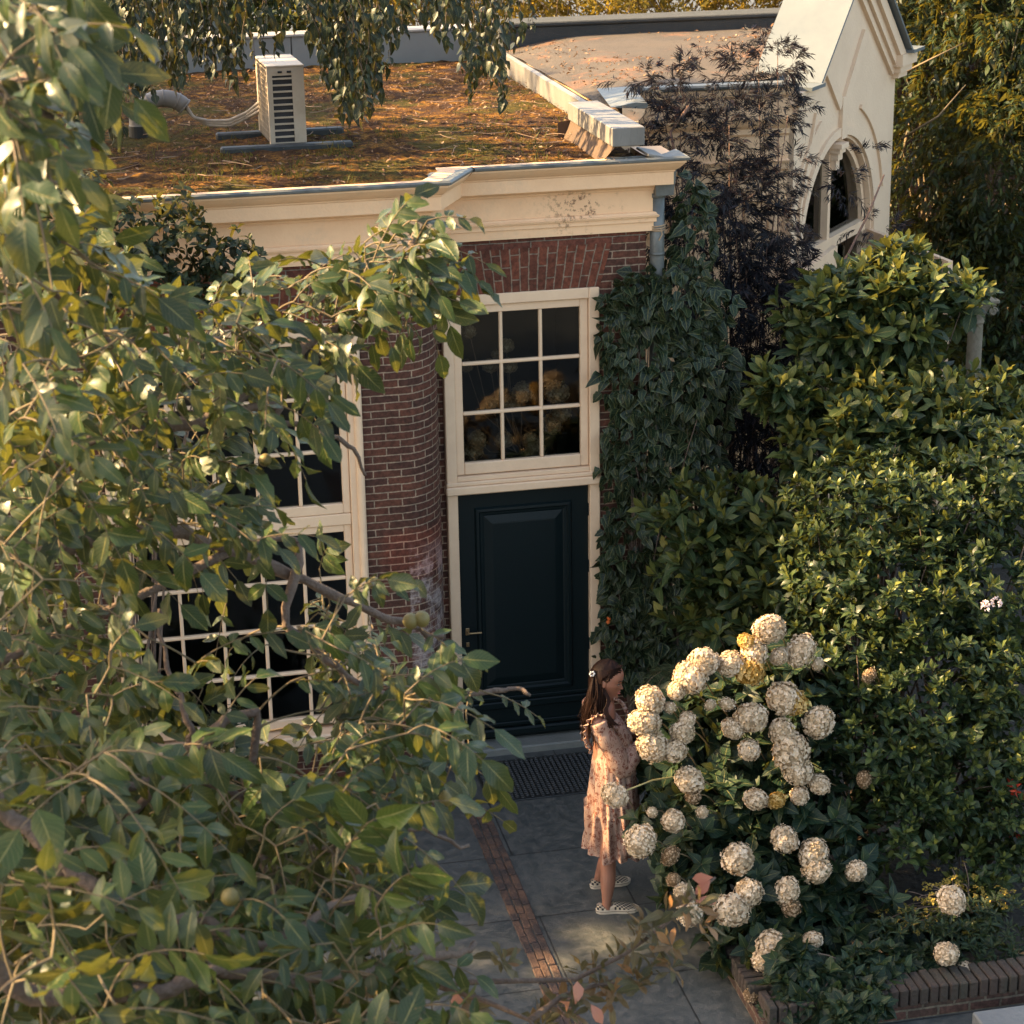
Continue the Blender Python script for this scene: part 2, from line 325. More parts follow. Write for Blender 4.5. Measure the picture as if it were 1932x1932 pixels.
# ------------------------------------------------------------------ the brick garden house
H = thing('garden_house', 'brown brick garden house with cream cornice, moss roof and dark door', 'house', (2, 14, 0))
WX, WY, LY = 3.85, 13.93, 13.50      # right corner, door bay plane, projecting left bay plane
def wallpath(): 
    p = [(-3.0, LY), (.08, LY), (1.78, LY), (2.06, LY)]
    c = (2.06, WY); 
    for i in range(1, 13): a = math.pi/2*i/12; p.append((2.06+.30*math.sin(a), WY-(WY-LY)*math.cos(a)))
    return p+[(2.36, 13.97), (2.42, 13.97)]
wb = MB(); wp = wallpath(); acc = 0; top = 4.05
def wq(a, b, z0, z1, u0, u1, mb=None): (mb or wb).face([(a[0], a[1], z0), (b[0], b[1], z0), (b[0], b[1], z1), (a[0], a[1], z1)], [(u0, z0), (u1, z0), (u1, z1), (u0, z1)])
u = 0
for a, b_ in zip(wp, wp[1:]):
    l = math.dist(a, b_)
    if a[0] == .08: wq(a, b_, -.05, .42, u, u+l); wq(a, b_, 3.70, top, u, u+l)
    else: wq(a, b_, -.05, top, u, u+l)
    u += l
for a, b_, z0, z1 in (((2.42, WY), (3.50, WY), 3.72, top), ((3.50, WY), (WX, WY), -.05, top)):
    wq(a, b_, z0, z1, a[0], b_[0])
wq((WX, WY), (WX, 19.7), -.05, top, 0, 5.8); wq((WX, 19.7), (-3, 19.7), -.05, top, 0, 7); wq((-3, 19.7), (-3, LY), -.05, top, 0, 6.2)
wb.build('wall', bwall, H)
inn = MB()   # dark room lining behind windows and door
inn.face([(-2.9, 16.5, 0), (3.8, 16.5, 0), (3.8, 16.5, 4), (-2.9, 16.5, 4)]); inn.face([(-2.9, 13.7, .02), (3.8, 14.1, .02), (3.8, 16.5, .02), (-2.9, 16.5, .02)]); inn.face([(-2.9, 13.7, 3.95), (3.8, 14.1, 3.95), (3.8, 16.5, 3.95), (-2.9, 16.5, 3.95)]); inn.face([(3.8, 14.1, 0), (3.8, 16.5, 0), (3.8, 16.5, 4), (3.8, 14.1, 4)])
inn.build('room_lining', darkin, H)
# flat brick arches over the openings: splayed bricks
def arch(x0, x1, z0, z1, y, sp):
    mb = MB(); n = 24
    G = [[(x0+(x1-x0)*i/n+(z-z0)/(z1-z0)*sp*(2*i/n-1), y, z) for z in (z0, z1)] for i in range(n+1)]
    U = [[((x1-x0)*i/n, z) for z in (z0, z1)] for i in range(n+1)]
    mb.grid([[p for p in r] for r in G], U); G2 = [[(G[i][1][0], y, z1), (G[i][1][0], y+.02, z1)] for i in range(n+1)]; mb.grid(G2)
    o = mb.build('brick_arch', barch, H); return o
arch(2.44, 3.52, 3.40, 3.70, WY-.006, .085); arch(.10, 1.78, 3.38, 3.70, LY-.006, .09)
cb = MB()
for xa, xb, yy in ((2.43, WX-.01, WY-.008), (-.1, 2.06, LY-.008)): cb.face([(xa, yy, 3.70), (xb, yy, 3.70), (xb, yy, 3.80), (xa, yy, 3.80)], [(xa*1, 3.70), (xb, 3.70), (xb, 3.80), (xa, 3.80)])
cb.build('brick_course', brick_mat('red course brick', (.145, .05, .032), (.10, .04, .028), (.19, .155, .12), ms=.005), H)
# cornice
def offpath(path, o):
    P = [Vector(p) for p in path]; out = []
    for i, p in enumerate(P):
        ns = []
        for a, b_ in ((i-1, i), (i, i+1)):
            if a >= 0 and b_ < len(P): d = (P[b_]-P[a]).normalized(); ns.append(Vector((d.y, -d.x)))
        n = ns[0] if len(ns) == 1 else (ns[0]+ns[1])/(1+ns[0].dot(ns[1])); out.append(p+n*o)
    return out
CP = [(-3, LY), (2.24, LY), (2.39, WY-.14), (2.40, WY), (WX, WY), (WX, 14.35)]
prof = [(.0, 3.775), (.045, 3.775), (.045, 3.835), (.058, 3.84), (.058, 3.868), (.07, 3.872), (.075, 3.885), (.06, 3.895), (.055, 3.905), (.04, 3.91), (.04, 4.055), (.06, 4.06), (.065, 4.075), (.085, 4.085), (.09, 4.10), (.15, 4.105), (.15, 4.19), (.157, 4.195), (.16, 4.205), (.175, 4.215), (.195, 4.235), (.212, 4.255), (.218, 4.262), (.218, 4.272), (.0, 4.276)]
def extr(prof, path, name, mat, par):
    mb = MB()
    for (o1, z1), (o2, z2) in zip(prof, prof[1:]):
        a = offpath(path, o1); b_ = offpath(path, o2)
        for i in range(len(a)-1): mb.face([(a[i].x, a[i].y, z1), (a[i+1].x, a[i+1].y, z1), (b_[i+1].x, b_[i+1].y, z2), (b_[i].x, b_[i].y, z2)])
    for e, rev in ((0, 1), (-1, 0)):
        c = [(offpath(path, o)[e].x, offpath(path, o)[e].y, z) for o, z in prof]; mb.face(c[::-1] if rev else c)
    return mb.build(name, mat, par)
# cream paint with rust-coloured dead ivy roots on the right end
crm = M('cream cornice paint', (.84, .545, .31), .55, (.76, .47, .26), 5, .9, .12, 60)
t = crm.node_tree; bb = t.nodes['Principled BSDF']; old = bb.inputs['Base Color'].links[0].from_socket
ge = t.nodes.new('ShaderNodeNewGeometry'); sp = t.nodes.new('ShaderNodeSeparateXYZ'); t.links.new(ge.outputs['Position'], sp.inputs[0])
f1 = maprange(t, noisen(t, ge.outputs['Position'], 26, 7, .8), .525, .555); f2 = maprange(t, noisen(t, ge.outputs['Position'], 5, 2, .5), .42, .58)
f3 = math_(t, 'MULTIPLY', maprange(t, sp.outputs[0], 2.9, 3.5), maprange(t, sp.outputs[2], 4.02, 4.12, 1, 0))
t.links.new(mixn(t, math_(t, 'MULTIPLY', math_(t, 'MULTIPLY', f1, f2), f3), mixn(t, maprange(t, noisen(t, ge.outputs['Position'], 1.7, 8, .8), .5, .75, 0, .35), old, (.42, .34, .24)), (.16, .075, .035)), bb.inputs['Base Color'])
extr(prof, CP, 'cornice', crm, H)
extr([(.20, 4.278), (.222, 4.274), (.238, 4.28), (.24, 4.295), (.225, 4.306), (.205, 4.303), (.16, 4.285), (.10, 4.27), (-.06, 4.235)], CP[:5]+[(WX, 13.99)], 'gutter', zinc, H)
lid = MB(); lid.box(3.8, 3.93, 13.72, 14.02, 4.30, 4.318, .003, Matrix.Translation((0, 0, 0)) @ Matrix.Translation((3.86, 13.85, 4.3)) @ Matrix.Rotation(.22, 4, 'Y') @ Matrix.Translation((-3.86, -13.85, -4.3)))
lid.build('gutter_lid', zincst, H)
gr = MB()
for a, b_ in (((3.55, 13.74, 4.285), (3.82, 13.74, 4.285)), ((3.55, 13.84, 4.29), (3.82, 13.84, 4.29)), ((3.56, 13.73, 4.285), (3.56, 13.86, 4.285)), ((3.68, 13.73, 4.285), (3.68, 13.86, 4.285))): gr.obox(a, b_, .014, .014)
gr.build('gutter_grate', zinc, H)
# roof with moss: displaced sheet
def roofz(x, y):
    v = Vector((x, y, 0)); fr = 13.20 if x < 2.3 else 13.66
    e = min(1, max(0, (y-fr)/.35)); return 4.215+.03*e+.02*noise.noise(v*2.3)*e+.022*max(0, noise.noise(v*7))*e+.014*noise.noise(v*19)*e
rf = MB(); nx, ny = 150, 190
def ry0(x): return 13.34 if x < 2.1 else (13.78 if x > 2.5 else 13.34+(x-2.1)*1.1)
rf.grid([[(-3+6.84*i/nx, ry0(-3+6.84*i/nx)+(19.66-ry0(-3+6.84*i/nx))*j/ny, roofz(-3+6.84*i/nx, ry0(-3+6.84*i/nx)+(19.66-ry0(-3+6.84*i/nx))*j/ny)) for i in range(nx+1)] for j in range(ny+1)])
mm_ = bpy.data.materials.new('moss roof'); mm_.use_nodes = True; t = mm_.node_tree; b = t.nodes['Principled BSDF']; b.inputs['Roughness'].default_value = .95; b.inputs['Specular IOR Level'].default_value = .1
tc = t.nodes.new('ShaderNodeTexCoord'); v = tc.outputs['Object']; a1 = noisen(t, v, 1.6, 8, .7); a2 = noisen(t, v, 9, 8, .75); a3 = noisen(t, v, 55, 4, .7)
c = mixn(t, maprange(t, a2, .43, .64), (.045, .020, .009), (.34, .165, .030)); c = mixn(t, maprange(t, a1, .49, .58, 0, .85), c, (.075, .072, .014)); c = mixn(t, maprange(t, a3, .35, .6, .75, 0), c, (.03, .014, .008)); c = mixn(t, maprange(t, a1, .47, .38, 0, .8), c, (.055, .032, .020))
t.links.new(c, b.inputs['Base Color']); bp = t.nodes.new('ShaderNodeBump'); bp.inputs['Distance'].default_value = .03; t.links.new(math_(t, 'ADD', a2, a3), bp.inputs['Height']); t.links.new(bp.outputs[0], b.inputs['Normal'])
rf.build('roof', mm_, H, True)
# window and door joinery
def glassmat():
    m = bpy.data.materials.new('window glass'); m.use_nodes = True; t = m.node_tree
    tr = t.nodes.new('ShaderNodeBsdfTransparent'); tr.inputs[0].default_value = (.62, .66, .62, 1); gl = t.nodes.new('ShaderNodeBsdfGlossy'); gl.inputs['Roughness'].default_value = .03
    fr = t.nodes.new('ShaderNodeFresnel'); fr.inputs[0].default_value = 1.5; mx = t.nodes.new('ShaderNodeMixShader')
    t.links.new(fr.outputs[0], mx.inputs[0]); t.links.new(tr.outputs[0], mx.inputs[1]); t.links.new(gl.outputs[0], mx.inputs[2]); t.links.new(mx.outputs[0], t.nodes['Material Output'].inputs[0]); return m
glass = glassmat()
def sash(par, x0, x1, z0, z1, y, cols, rows, st=.055, bt=.085, mun=.024):
    fr = MB(); fr.box(x0, x0+st, y, y+.05, z0, z1, .004); fr.box(x1-st, x1, y, y+.05, z0, z1, .004)
    fr.box(x0+st, x1-st, y-.001, y+.049, z1-st, z1, .004); fr.box(x0+st, x1-st, y-.004, y+.05, z0, z0+bt, .006)
    gx0, gx1, gz0, gz1 = x0+st, x1-st, z0+bt, z1-st
    for i in range(1, cols): xx = gx0+(gx1-gx0)*i/cols; fr.box(xx-mun/2, xx+mun/2, y+.004, y+.040, gz0, gz1, .006)
    for i in range(1, rows): zz = gz0+(gz1-gz0)*i/rows; fr.box(gx0, gx1, y+.002, y+.038, zz-mun/2, zz+mun/2, .006)
    fr.build('sash', creamw, par)
    gl = MB(); gl.face([(gx0, y+.03, gz0), (gx1, y+.03, gz0), (gx1, y+.03, gz1), (gx0, y+.03, gz1)]); gl.build('glass', glass, par)
def frame_mb(x0, x1, z0, z1, y, w, d): 
    f = MB(); f.box(x0, x0+w, y, y+d, z0, z1, .006); f.box(x1-w, x1, y, y+d, z0, z1, .006); f.box(x0+w, x1-w, y+.001, y+d, z1-w, z1, .006); return f
# door bay
dy = WY-.02
df = frame_mb(2.415, 3.515, 0, 3.40, dy, .075, .14)
df.box(2.405, 3.525, dy-.03, dy+.1, 1.985, 2.045, .008); df.box(2.41, 3.52, dy-.015, dy+.1, 2.046, 2.075, .006); df.box(2.49, 3.44, dy+.005, dy+.12, 2.076, 2.11, .004)
dfo = df.build('door_frame', creamw, H)
tw = MB(); tw.box(2.49, 3.44, dy+.085, dy+.13, 2.11, 2.115); wo = tw.build('transom_window', creamw, H); sash(wo, 2.492, 3.438, 2.116, 3.322, dy+.03, 3, 3)
dm = M('black green door paint', (.0016, .0062, .0072), .5, (.002, .0075, .0085), 6, .9, .06, 90, spec=.25)
dl = MB(); dyy = dy+.055; X0, X1 = 2.492, 3.438
dl.box(X0, X1, dyy, dyy+.05, .06, 1.983, .004)
def panel(mb, x0, x1, z0, z1, y):
    prof = [(0, -.001), (.012, -.018), (.03, -.020), (.042, -.006), (.058, -.004), (.066, .0), (.12, -.0145), (.13, -.016)]
    prev = None
    for i, (ins, dep) in enumerate(prof):
        r = [(x0+ins, y+dep, z0+ins), (x1-ins, y+dep, z0+ins), (x1-ins, y+dep, z1-ins), (x0+ins, y+dep, z1-ins)]
        if prev: 
            for k in range(4): mb.face([prev[k], prev[(k+1) % 4], r[(k+1) % 4], r[k]])
        prev = r
    mb.face(prev)
panel(dl, X0+.12, X1-.12, .42, 1.86, dyy); dl.box(X0, X1, dyy-.022, dyy-.001, .30, .355, .008); dl.box(X0, X1, dyy-.012, dyy-.0011, .365, .39, .004); dl.box(X0-.0, X1, dyy-.045, dyy-.001, .09, .15, .012); dl.box(X0, X1, dyy-.02, dyy-.001, .16, .19, .006)
door = dl.build('door', dm, H)
brass = M('dull brass', (.35, .24, .12), .4, (.25, .18, .10), 30, .5, metal=.8)
h = MB(); h.box(X0+.035, X0+.065, dyy-.010, dyy-.001, .90, .955, .003); h.tube([(X0+.05, dyy-.01, .93), (X0+.05, dyy-.045, .93), (X0+.06, dyy-.05, .93), (X0+.145, dyy-.05, .928)], .0075, 8); h.build('handle', brass, door); h = MB(); h.box(X0+.038, X0+.062, dyy-.010, dyy-.001, .81, .845, .003); h.build('keyhole_plate', brass, door)
for z in (.35, .75, 1.35, 1.78): hm = MB(); hm.tube([(X1+.004, dyy-.008, z-.045), (X1+.004, dyy-.008, z+.045)], .011, 8); hm.build('hinge', dm, door)
th = MB(); th.box(2.40, 3.53, 13.80, 14.02, -.02, .055, .01); th.build('threshold', M('threshold stone', (.13, .14, .13), .6, (.20, .20, .18), 9, .8, .3, 50), H)
# left bay window
L0, L1 = .085, 1.775; ly = LY-.02
lw = frame_mb(L0, L1, .42, 3.38, ly, .09, .13); lw.box(L0+.09, L1-.09, ly+.012, ly+.12, 1.98, 2.06, .006)
for xx in (L0+.02, L1-.02): lw.tube([(xx, ly-.002, .44), (xx, ly-.002, 3.37)], .028, 12)
win = lw.build('window', creamw, H)
sash(win, L0+.092, L1-.092, 2.062, 3.288, ly+.02, 5, 3, .05, .07); sash(win, L0+.092, L1-.092, .522, 1.978, ly+.03, 5, 4, .05, .07)
si = MB(); si.box(L0-.05, L1+.05, ly-.09, ly+.10, .415, .50, .01); si.box(L0-.02, L1+.02, ly-.05, ly+.1, .375, .414, .006); si.build('sill', creamw, win)
# second, mostly hidden window further left
lw2 = frame_mb(-1.9, -.62, .42, 3.38, ly, .09, .13); w2 = lw2.build('window', creamw, H); sash(w2, -1.808, -.712, .43, 3.288, ly+.02, 3, 7, .05, .07)
bk = MB(); bk.face([(-1.81, ly+.125, .43), (-.71, ly+.125, .43), (-.71, ly+.125, 3.3), (-1.81, ly+.125, 3.3)]); bk.build('dark_backing', darkin, w2)  # dark sheet standing in for the unlit room behind this window
# downpipe with hopper
dp = MB(); dp.tube([(3.925, 13.92, z) for z in (.05, 1, 2, 3, 3.6, 4.02)], .05, 18); dp.tube([(3.925, 13.92, 4.0), (3.925, 13.92, 4.03)], .056, 18); dp.tube([(3.925, 13.92, 3.60), (3.925, 13.92, 3.62)], .053, 18)
pipe = dp.build('downpipe', zinc, H, True)
rp = MB()
for k in range(3): rp.tube([(3.925+.054*math.cos(a), 13.92+.054*math.sin(a), 3.78+.012*k+.006*math.sin(a+k)) for a in np.linspace(0, 6.4, 20)], .006, 5)
rp.tube([(3.935, 13.868, 3.79), (3.945, 13.86, 3.75), (3.92, 13.855, 3.71)], .005, 5); rp.build('rope', M('jute', (.35, .24, .14), .9), pipe)
ho = MB(); hx, hy = 3.955, 13.90
G = [[(hx-a, hy-c, z), (hx+a, hy-c, z), (hx+a, hy+c, z), (hx-a, hy+c, z)] for a, c, z in ((.05, .05, 4.02), (.062, .06, 4.02), (.075, .085, 4.20), (.085, .095, 4.20), (.085, .095, 4.225), (.078, .088, 4.225), (.068, .078, 4.10), (.001, .001, 4.10))]
ho.grid(G, None, closed=True); ho.build('hopper', zinc, pipe)
# things on and round the roof
litm = leaf_mat('dry litter', [(.10, .05, .03), (.22, .12, .06), (.38, .26, .17)], (.3, .15, .04), .15, .8, 0)
n = 9000; x = rng.uniform(-2, 3.86, n); y = 19.6-6*rng.random(n)**.8; keep = (y > np.where(x < 2.2, 13.4, 13.85)) & ((rng.random(n) < .35) | (x > 2.9) & (rng.random(n) < .7) | (y > 17.3))
x, y = x[keep], y[keep]; P = np.stack([x, y, [roofz(a, b)+.012 for a, b in zip(x, y)]], 1)
ll = leaves('leaf_litter', litm, P, rdir(len(P))*[1, 1, .25], rdir(len(P))*.4+[0, 0, 1], rng.uniform(.015, .045, len(P)), .5, 'oval', 2, .3, .5)
tag(ll, 'dry brown leaves scattered over the moss roof', 'leaf litter', kind='stuff')
grm = leaf_mat('roof grass', [(.05, .055, .012), (.09, .09, .02), (.16, .13, .03)], (.3, .25, .03), .3, .6, 0)
P = []
for _ in range(260):
    cx_, cy_ = rng.uniform(-.3, 3.7), rng.uniform(13.5, 16.3); 
    if noise.noise(Vector((cx_*1.5, cy_*1.5, 7))) < -.05: continue
    for _ in range(14): P.append((cx_+.06*rng.standard_normal(), cy_+.06*rng.standard_normal(), 4.23))
P = np.array(P); P = P[(P[:, 1] > np.where(P[:, 0] < 2.35, 13.35, 13.85))]
tag(leaves('grass', grm, P, rdir(len(P))*[.6, .6, 0]+[0, 0, 1], rdir(len(P)), rng.uniform(.03, .09, len(P)), .06, 'lance', 3, .1, .5), 'thin green grass tufts growing in the roof moss', 'grass', kind='stuff')
tw_ = MB()
for _ in range(150):
    a = np.array([rng.uniform(-.5, 3.7), rng.uniform(13.5, 19), 4.28]); 
    if a[0] > 2.2: a[1] = max(a[1], 13.95)
    d = rng.uniform(0, 6.28); l = rng.uniform(.06, .32); pts = [a]
    for k in range(4): d += rng.normal(0, .35); pts.append(pts[-1]+np.array([math.cos(d), math.sin(d), rng.normal(0, .08)])*l/4)
    tw_.tube(pts, list(np.linspace(rng.uniform(.002, .006), .0015, 5)), 4)
tag(tw_.build('twigs', M('pale twig', (.30, .20, .13), .8, (.16, .10, .06), 10, .7)), 'small dead twigs fallen over the moss roof', 'twigs', kind='stuff')
# air conditioner: seen end-on
ac = thing('air_conditioner', 'cream air conditioning unit with slatted side standing on the moss roof', 'air conditioner', (1.57, 15.55, 4.26))
acm = M('dirty cream enamel', (.50, .42, .32), .5, (.38, .31, .23), 7, .7, .05, 50)
AT = Matrix.Translation((1.575, 15.26, 4.262)) @ Matrix.Rotation(R_(2), 4, 'Z')
c = MB(); W2, DP, HT = .13, .62, .545      # half width, length, height
c.box(-W2, W2, 0, .012, 0, .02, 0, AT); c.box(-W2, W2, 0, .012, HT-.055, HT, 0, AT)
c.box(-W2, -W2+.035, 0, .012, .0201, HT-.0551, 0, AT); c.box(W2-.085, W2, 0, .012, .0201, HT-.0551, 0, AT)
for k in range(10): z = .052+k*.0455; c.box(-W2+.0351, W2-.0851, .001, .010, z, z+.013, 0, AT)
c.box(W2-.012, W2, .0121, DP, 0, HT-.001, 0, AT); c.box(-W2, W2, DP, DP+.012, 0, HT, 0, AT)
c.box(-W2, -W2+.012, .0121, .05, 0, HT-.001, 0, AT); c.box(-W2, -W2+.012, DP-.05, DP-.0001, 0, HT-.001, 0, AT)
for k in range(13): z = .04+k*.04; c.box(-W2, -W2+.006, .0501, DP-.0501, z, z+.006, 0, AT)
for k in range(12): yk = .08+k*.042; c.box(-W2-.003, -W2+.003, yk, yk+.005, .02, HT-.02, 0, AT)
c.build('casing', acm, ac)
c = MB(); c.box(-W2-.004, W2+.004, -.004, DP+.016, HT+.001, HT+.016, .004, AT); c.build('top_cover', acm, ac)
c = MB(); c.box(-W2+.016, W2-.016, .022, DP-.01, .01, HT-.004, 0, AT); c.build('coil', M('dark coil', (.03, .03, .035), .7), ac)
slm = M('slot dark', (.02, .02, .02), .8)
for xs in (-.055, .01): c = MB(); c.tube([tuple(AT @ Vector((xs+.03*i, -.003, HT-.03))) for i in (0, 1)], .008, 6); c.build('grip_slot', slm, ac)
rail = M('black rubber rail', (.02, .025, .028), .6, (.04, .045, .045), 20, .5)
for i, (x0, x1, y0) in enumerate(((1.08, 2.02, 15.16), (1.10, 2.04, 15.82))):
    r = MB(); T = Matrix.Translation((0, y0, 0)) @ Matrix.Rotation(0, 4, 'Z'); r.box(x0, x1, -.045, .045, 4.215, 4.285, .012, T)
    tag(r.build('mounting_rail', rail), ('black rubber rail under the front end of the air conditioner, nearest the gutter', 'black rubber rail under the back end of the air conditioner')[i], 'rail', 'rails under the air conditioner')
# swan-neck vent pipe
vp = thing('vent_pipe', 'fat grey swan neck vent pipe curving over the moss roof', 'pipe', (.55, 16.1, 4.22))
c_ = (.55, 16.07); pts = [(c_[0], c_[1], z) for z in (4.17, 4.27, 4.33)]+[(c_[0]+.19-.19*math.cos(a), c_[1]-.0*a, 4.37+.15*math.sin(a)) for a in np.linspace(.1, 2.55, 14)]
v = MB(); v.tube(pts, .062, 18); 
for k in (2, 5, 8, 11, 14, 16): d = nrm(np.array(pts[min(k+1, 16)])-np.array(pts[k-1])); p = np.array(pts[k]); v.tube([p-d*.006, p+d*.006], .0655, 18)
v.build('bend', M('grey pvc', (.22, .20, .18), .5, (.17, .155, .14), 8, .7, .08), vp, True)
v = MB(); v.tube([(c_[0], c_[1], 4.24), (c_[0], c_[1], 4.33)], .068, 18); v.build('collar', M('black flashing', (.02, .02, .02), .6), vp)
e = pts[-1]; 
cb_ = MB()
for k in range(3):
    q = [(e[0]-.01+.01*k, e[1]-.01*k, e[2]+.01), (e[0]+.06, e[1]-.02*k, e[2]-.08), (e[0]+.17, e[1]-.02, 4.31+.015*k), (e[0]+.32, e[1]-.05, 4.30+.02*k), (e[0]+.46, e[1]-.08, 4.36+.02*k), (1.46, 15.75, 4.46+.035*k)]
    Q = np.array(q); tt = np.linspace(0, 5, 24); cb_.tube(np.stack([np.interp(tt, range(6), Q[:, i]) for i in range(3)], 1), .013, 7)
tag(cb_.build('insulated_cables', M('cable lagging', (.42, .36, .28), .8, (.3, .25, .2), 20, .6), smooth=True), 'bundle of pale insulated cables sagging from the vent pipe to the air conditioner', 'cables')
# zinc kerb between the roofs and the zinc box duct
kb = MB()
kp = [(y, 4.37+.03*((y-15)/4.4)+.005*noise.noise(Vector((y*3, 0, 0)))) for y in np.linspace(15.06, 19.35, 24)]
kb.grid([[(3.875, y, 4.22), (3.868, y, z), (3.90, y, z+.012), (3.97, y, z-.02)] for y, z in kp]); kb.build('roof_kerb', zincst, H)
up = MB(); up.face([(3.54, 13.95, 4.245), (3.60, 13.80, 4.374), (3.60, 15.06, 4.374), (3.54, 15.06, 4.245)][::-1]); up.face([(3.5, 15.06, 4.22), (3.5, 15.06, 4.36), (3.88, 15.06, 4.38), (3.88, 15.06, 4.22)]); up.build('upstand', M('mortar fillet', (.10, .06, .035), .9, (.06, .04, .025), 9, .7), H)
bx = MB(); bx.box(3.575, 3.80, 13.79, 15.06, 4.375, 4.50, .005); tag(bx.build('zinc_duct', zincst), 'long streaked zinc box duct lying at the right corner of the moss roof', 'duct')
# ------------------------------------------------------------------ parapets at the back
gp = thing('back_parapet', 'smooth grey panelled parapet behind the moss roof', 'parapet', (1, 19.8, 4.2))
q = MB(); xx = 4.0
while xx > -4: q.box(xx-1.9, xx-.008, 19.66, 19.9, 4.1, 4.52, .004); xx -= 1.9
q.build('panel', M('grey render panel', (.15, .155, .15), .6, (.19, .195, .18), 2.5, .8, .05), gp)
q = MB(); q.box(-4, 4.01, 19.64, 19.93, 4.523, 4.545, .004); q.build('cap', M('pale metal cap', (.30, .285, .26), .5, (.24, .23, .21), 3, .8), gp)
# ------------------------------------------------------------------ the white wing with felt roof and gable
Wg = thing('garden_wing', 'cream plastered wing with grey felt roof and pointed gable', 'building', (6, 16, 0))
felt = M('grey roofing felt', (.032, .028, .024), .9, (.075, .058, .042), 3, .9, .5, 90)
t = felt.node_tree; bb = t.nodes['Principled BSDF']; old = bb.inputs['Base Color'].links[0].from_socket; tc = t.nodes.new('ShaderNodeTexCoord')
t.links.new(mixn(t, maprange(t, noisen(t, tc.outputs['Object'], 1.3, 8, .75), .52, .64, 0, .7), old, (.16, .07, .03)), bb.inputs['Base Color'])
fr = MB(); nx, ny = 46, 50
def feltz(x, y):
    yf = 15.75 if x > 4.15 else 15.75-(4.15-x)*2.2; a = min(1, (x-3.93)/.75); b = min(1, max(0, (19.0-y)/3)); return 4.40+.11*math.sin(a*1.57)*(1-.3*b)+.012*noise.noise(Vector((x*2, y*2, 0)))
rows = []
for j in range(ny+1):
    row = []
    for i in range(nx+1):
        y0_ = 15.05 if i < 4 else 15.82; y = y0_+(18.95-y0_)*j/ny; xm_ = min(6.85, 5.25+max(0, y-15.75)*.839); x = 3.93+i*(xm_-3.93)/nx; row.append((x, y, feltz(x, y)))
    rows.append(row)
fr.grid(rows)
fr.build('felt_roof', felt, Wg, True)
WP = [(3.95, 14.95), (4.08, 15.86), (5.50, 15.80)]
wprof = [(.02, 3.55), (.02, 3.78), (.05, 3.80), (.06, 3.84), (.08, 3.87), (.04, 3.88), (.04, 4.06), (.06, 4.08), (.06, 4.12), (.09, 4.15), (.12, 4.20), (.12, 4.36), (.15, 4.39), (.17, 4.44), (.0, 4.47)]
plast = M('cream plaster', (.76, .52, .31), .7, (.66, .43, .25), 4, .9, .25, 50)
extr(wprof, WP, 'cornice', plast, Wg)
extr([(.14, 4.445), (.18, 4.45), (.19, 4.47), (.18, 4.485), (.10, 4.49), (-.08, 4.46)], WP, 'gutter', zinc, Wg)
q = MB(); q.box(4.08, 5.50, 15.86, 15.98, 0, 3.56); q.box(3.93, 4.06, 14.9, 19, 0, 4.36)
for k in range(7):
    x = 4.22+k*.2; q.lathe([(.05, 3.3), (.05, 3.62), (.04, 3.70), (.005, 3.74)], (x, 15.855, 0), 10, 1, .5)
q.build('wall', plast, Wg)
q = MB(); q.box(3.9, 7.2, 18.95, 19.15, 3.9, 4.60, .01); q.box(3.88, 7.2, 18.93, 19.35, 4.602, 4.64, .01); q.build('back_kerb', M('black felt kerb', (.022, .028, .03), .85, (.04, .042, .04), 8, .7, .5, 80), Wg)
# gable in its own plane: u along, o outward, z up
P0 = np.array([5.5, 15.75, 0]); gd = np.array([math.sin(R_(40)), math.cos(R_(40)), 0]); gn = np.array([gd[1], -gd[0], 0])
G3 = lambda u, o, z: P0+gd*u+gn*o+np.array([0, 0, z])
u0, u1, uc, ez = .10, 2.40, 1.41, 4.30; slope = (5.34-ez)/(uc-u0)
def ztop(u): return max(5.38-abs(u-uc)*.87, 4.40)
ac_u, ar, az = 1.15, .86, 3.0
us = sorted(set([u0, uc, u1, uc-1.126, uc+1.126]+list(ac_u+ar*np.cos(np.linspace(0, math.pi, 33)))+list(np.linspace(u0, u1, 12))))
gb = MB()
for a, b_ in zip(us, us[1:]):
    mid = (a+b_)/2; inside = abs(mid-ac_u) < ar
    za = az+math.sqrt(max(0, ar*ar-(a-ac_u)**2)) if inside else 0; zb = az+math.sqrt(max(0, ar*ar-(b_-ac_u)**2)) if inside else 0
    for o, rv in ((0, 0), (-.22, 1)):
        f = [G3(a, o, za), G3(b_, o, zb), G3(b_, o, ztop(b_)), G3(a, o, ztop(a))]; gb.face(f[::-1] if rv else f)
    if inside: gb.face([G3(a, 0, za), G3(a, -.22, za), G3(b_, -.22, zb), G3(b_, 0, zb)])
for u_ in (u0, u1, ac_u-ar, ac_u+ar):
    zt = ztop(u_) if u_ in (u0, u1) else az; gb.face([G3(u_, 0, 0), G3(u_, -.22, 0), G3(u_, -.22, zt), G3(u_, 0, zt)])
gwhite = M('white gable plaster', (.75, .56, .38), .65, (.66, .48, .32), 3, .9, .2, 50)
gb.build('gable_wall', gwhite, Wg)
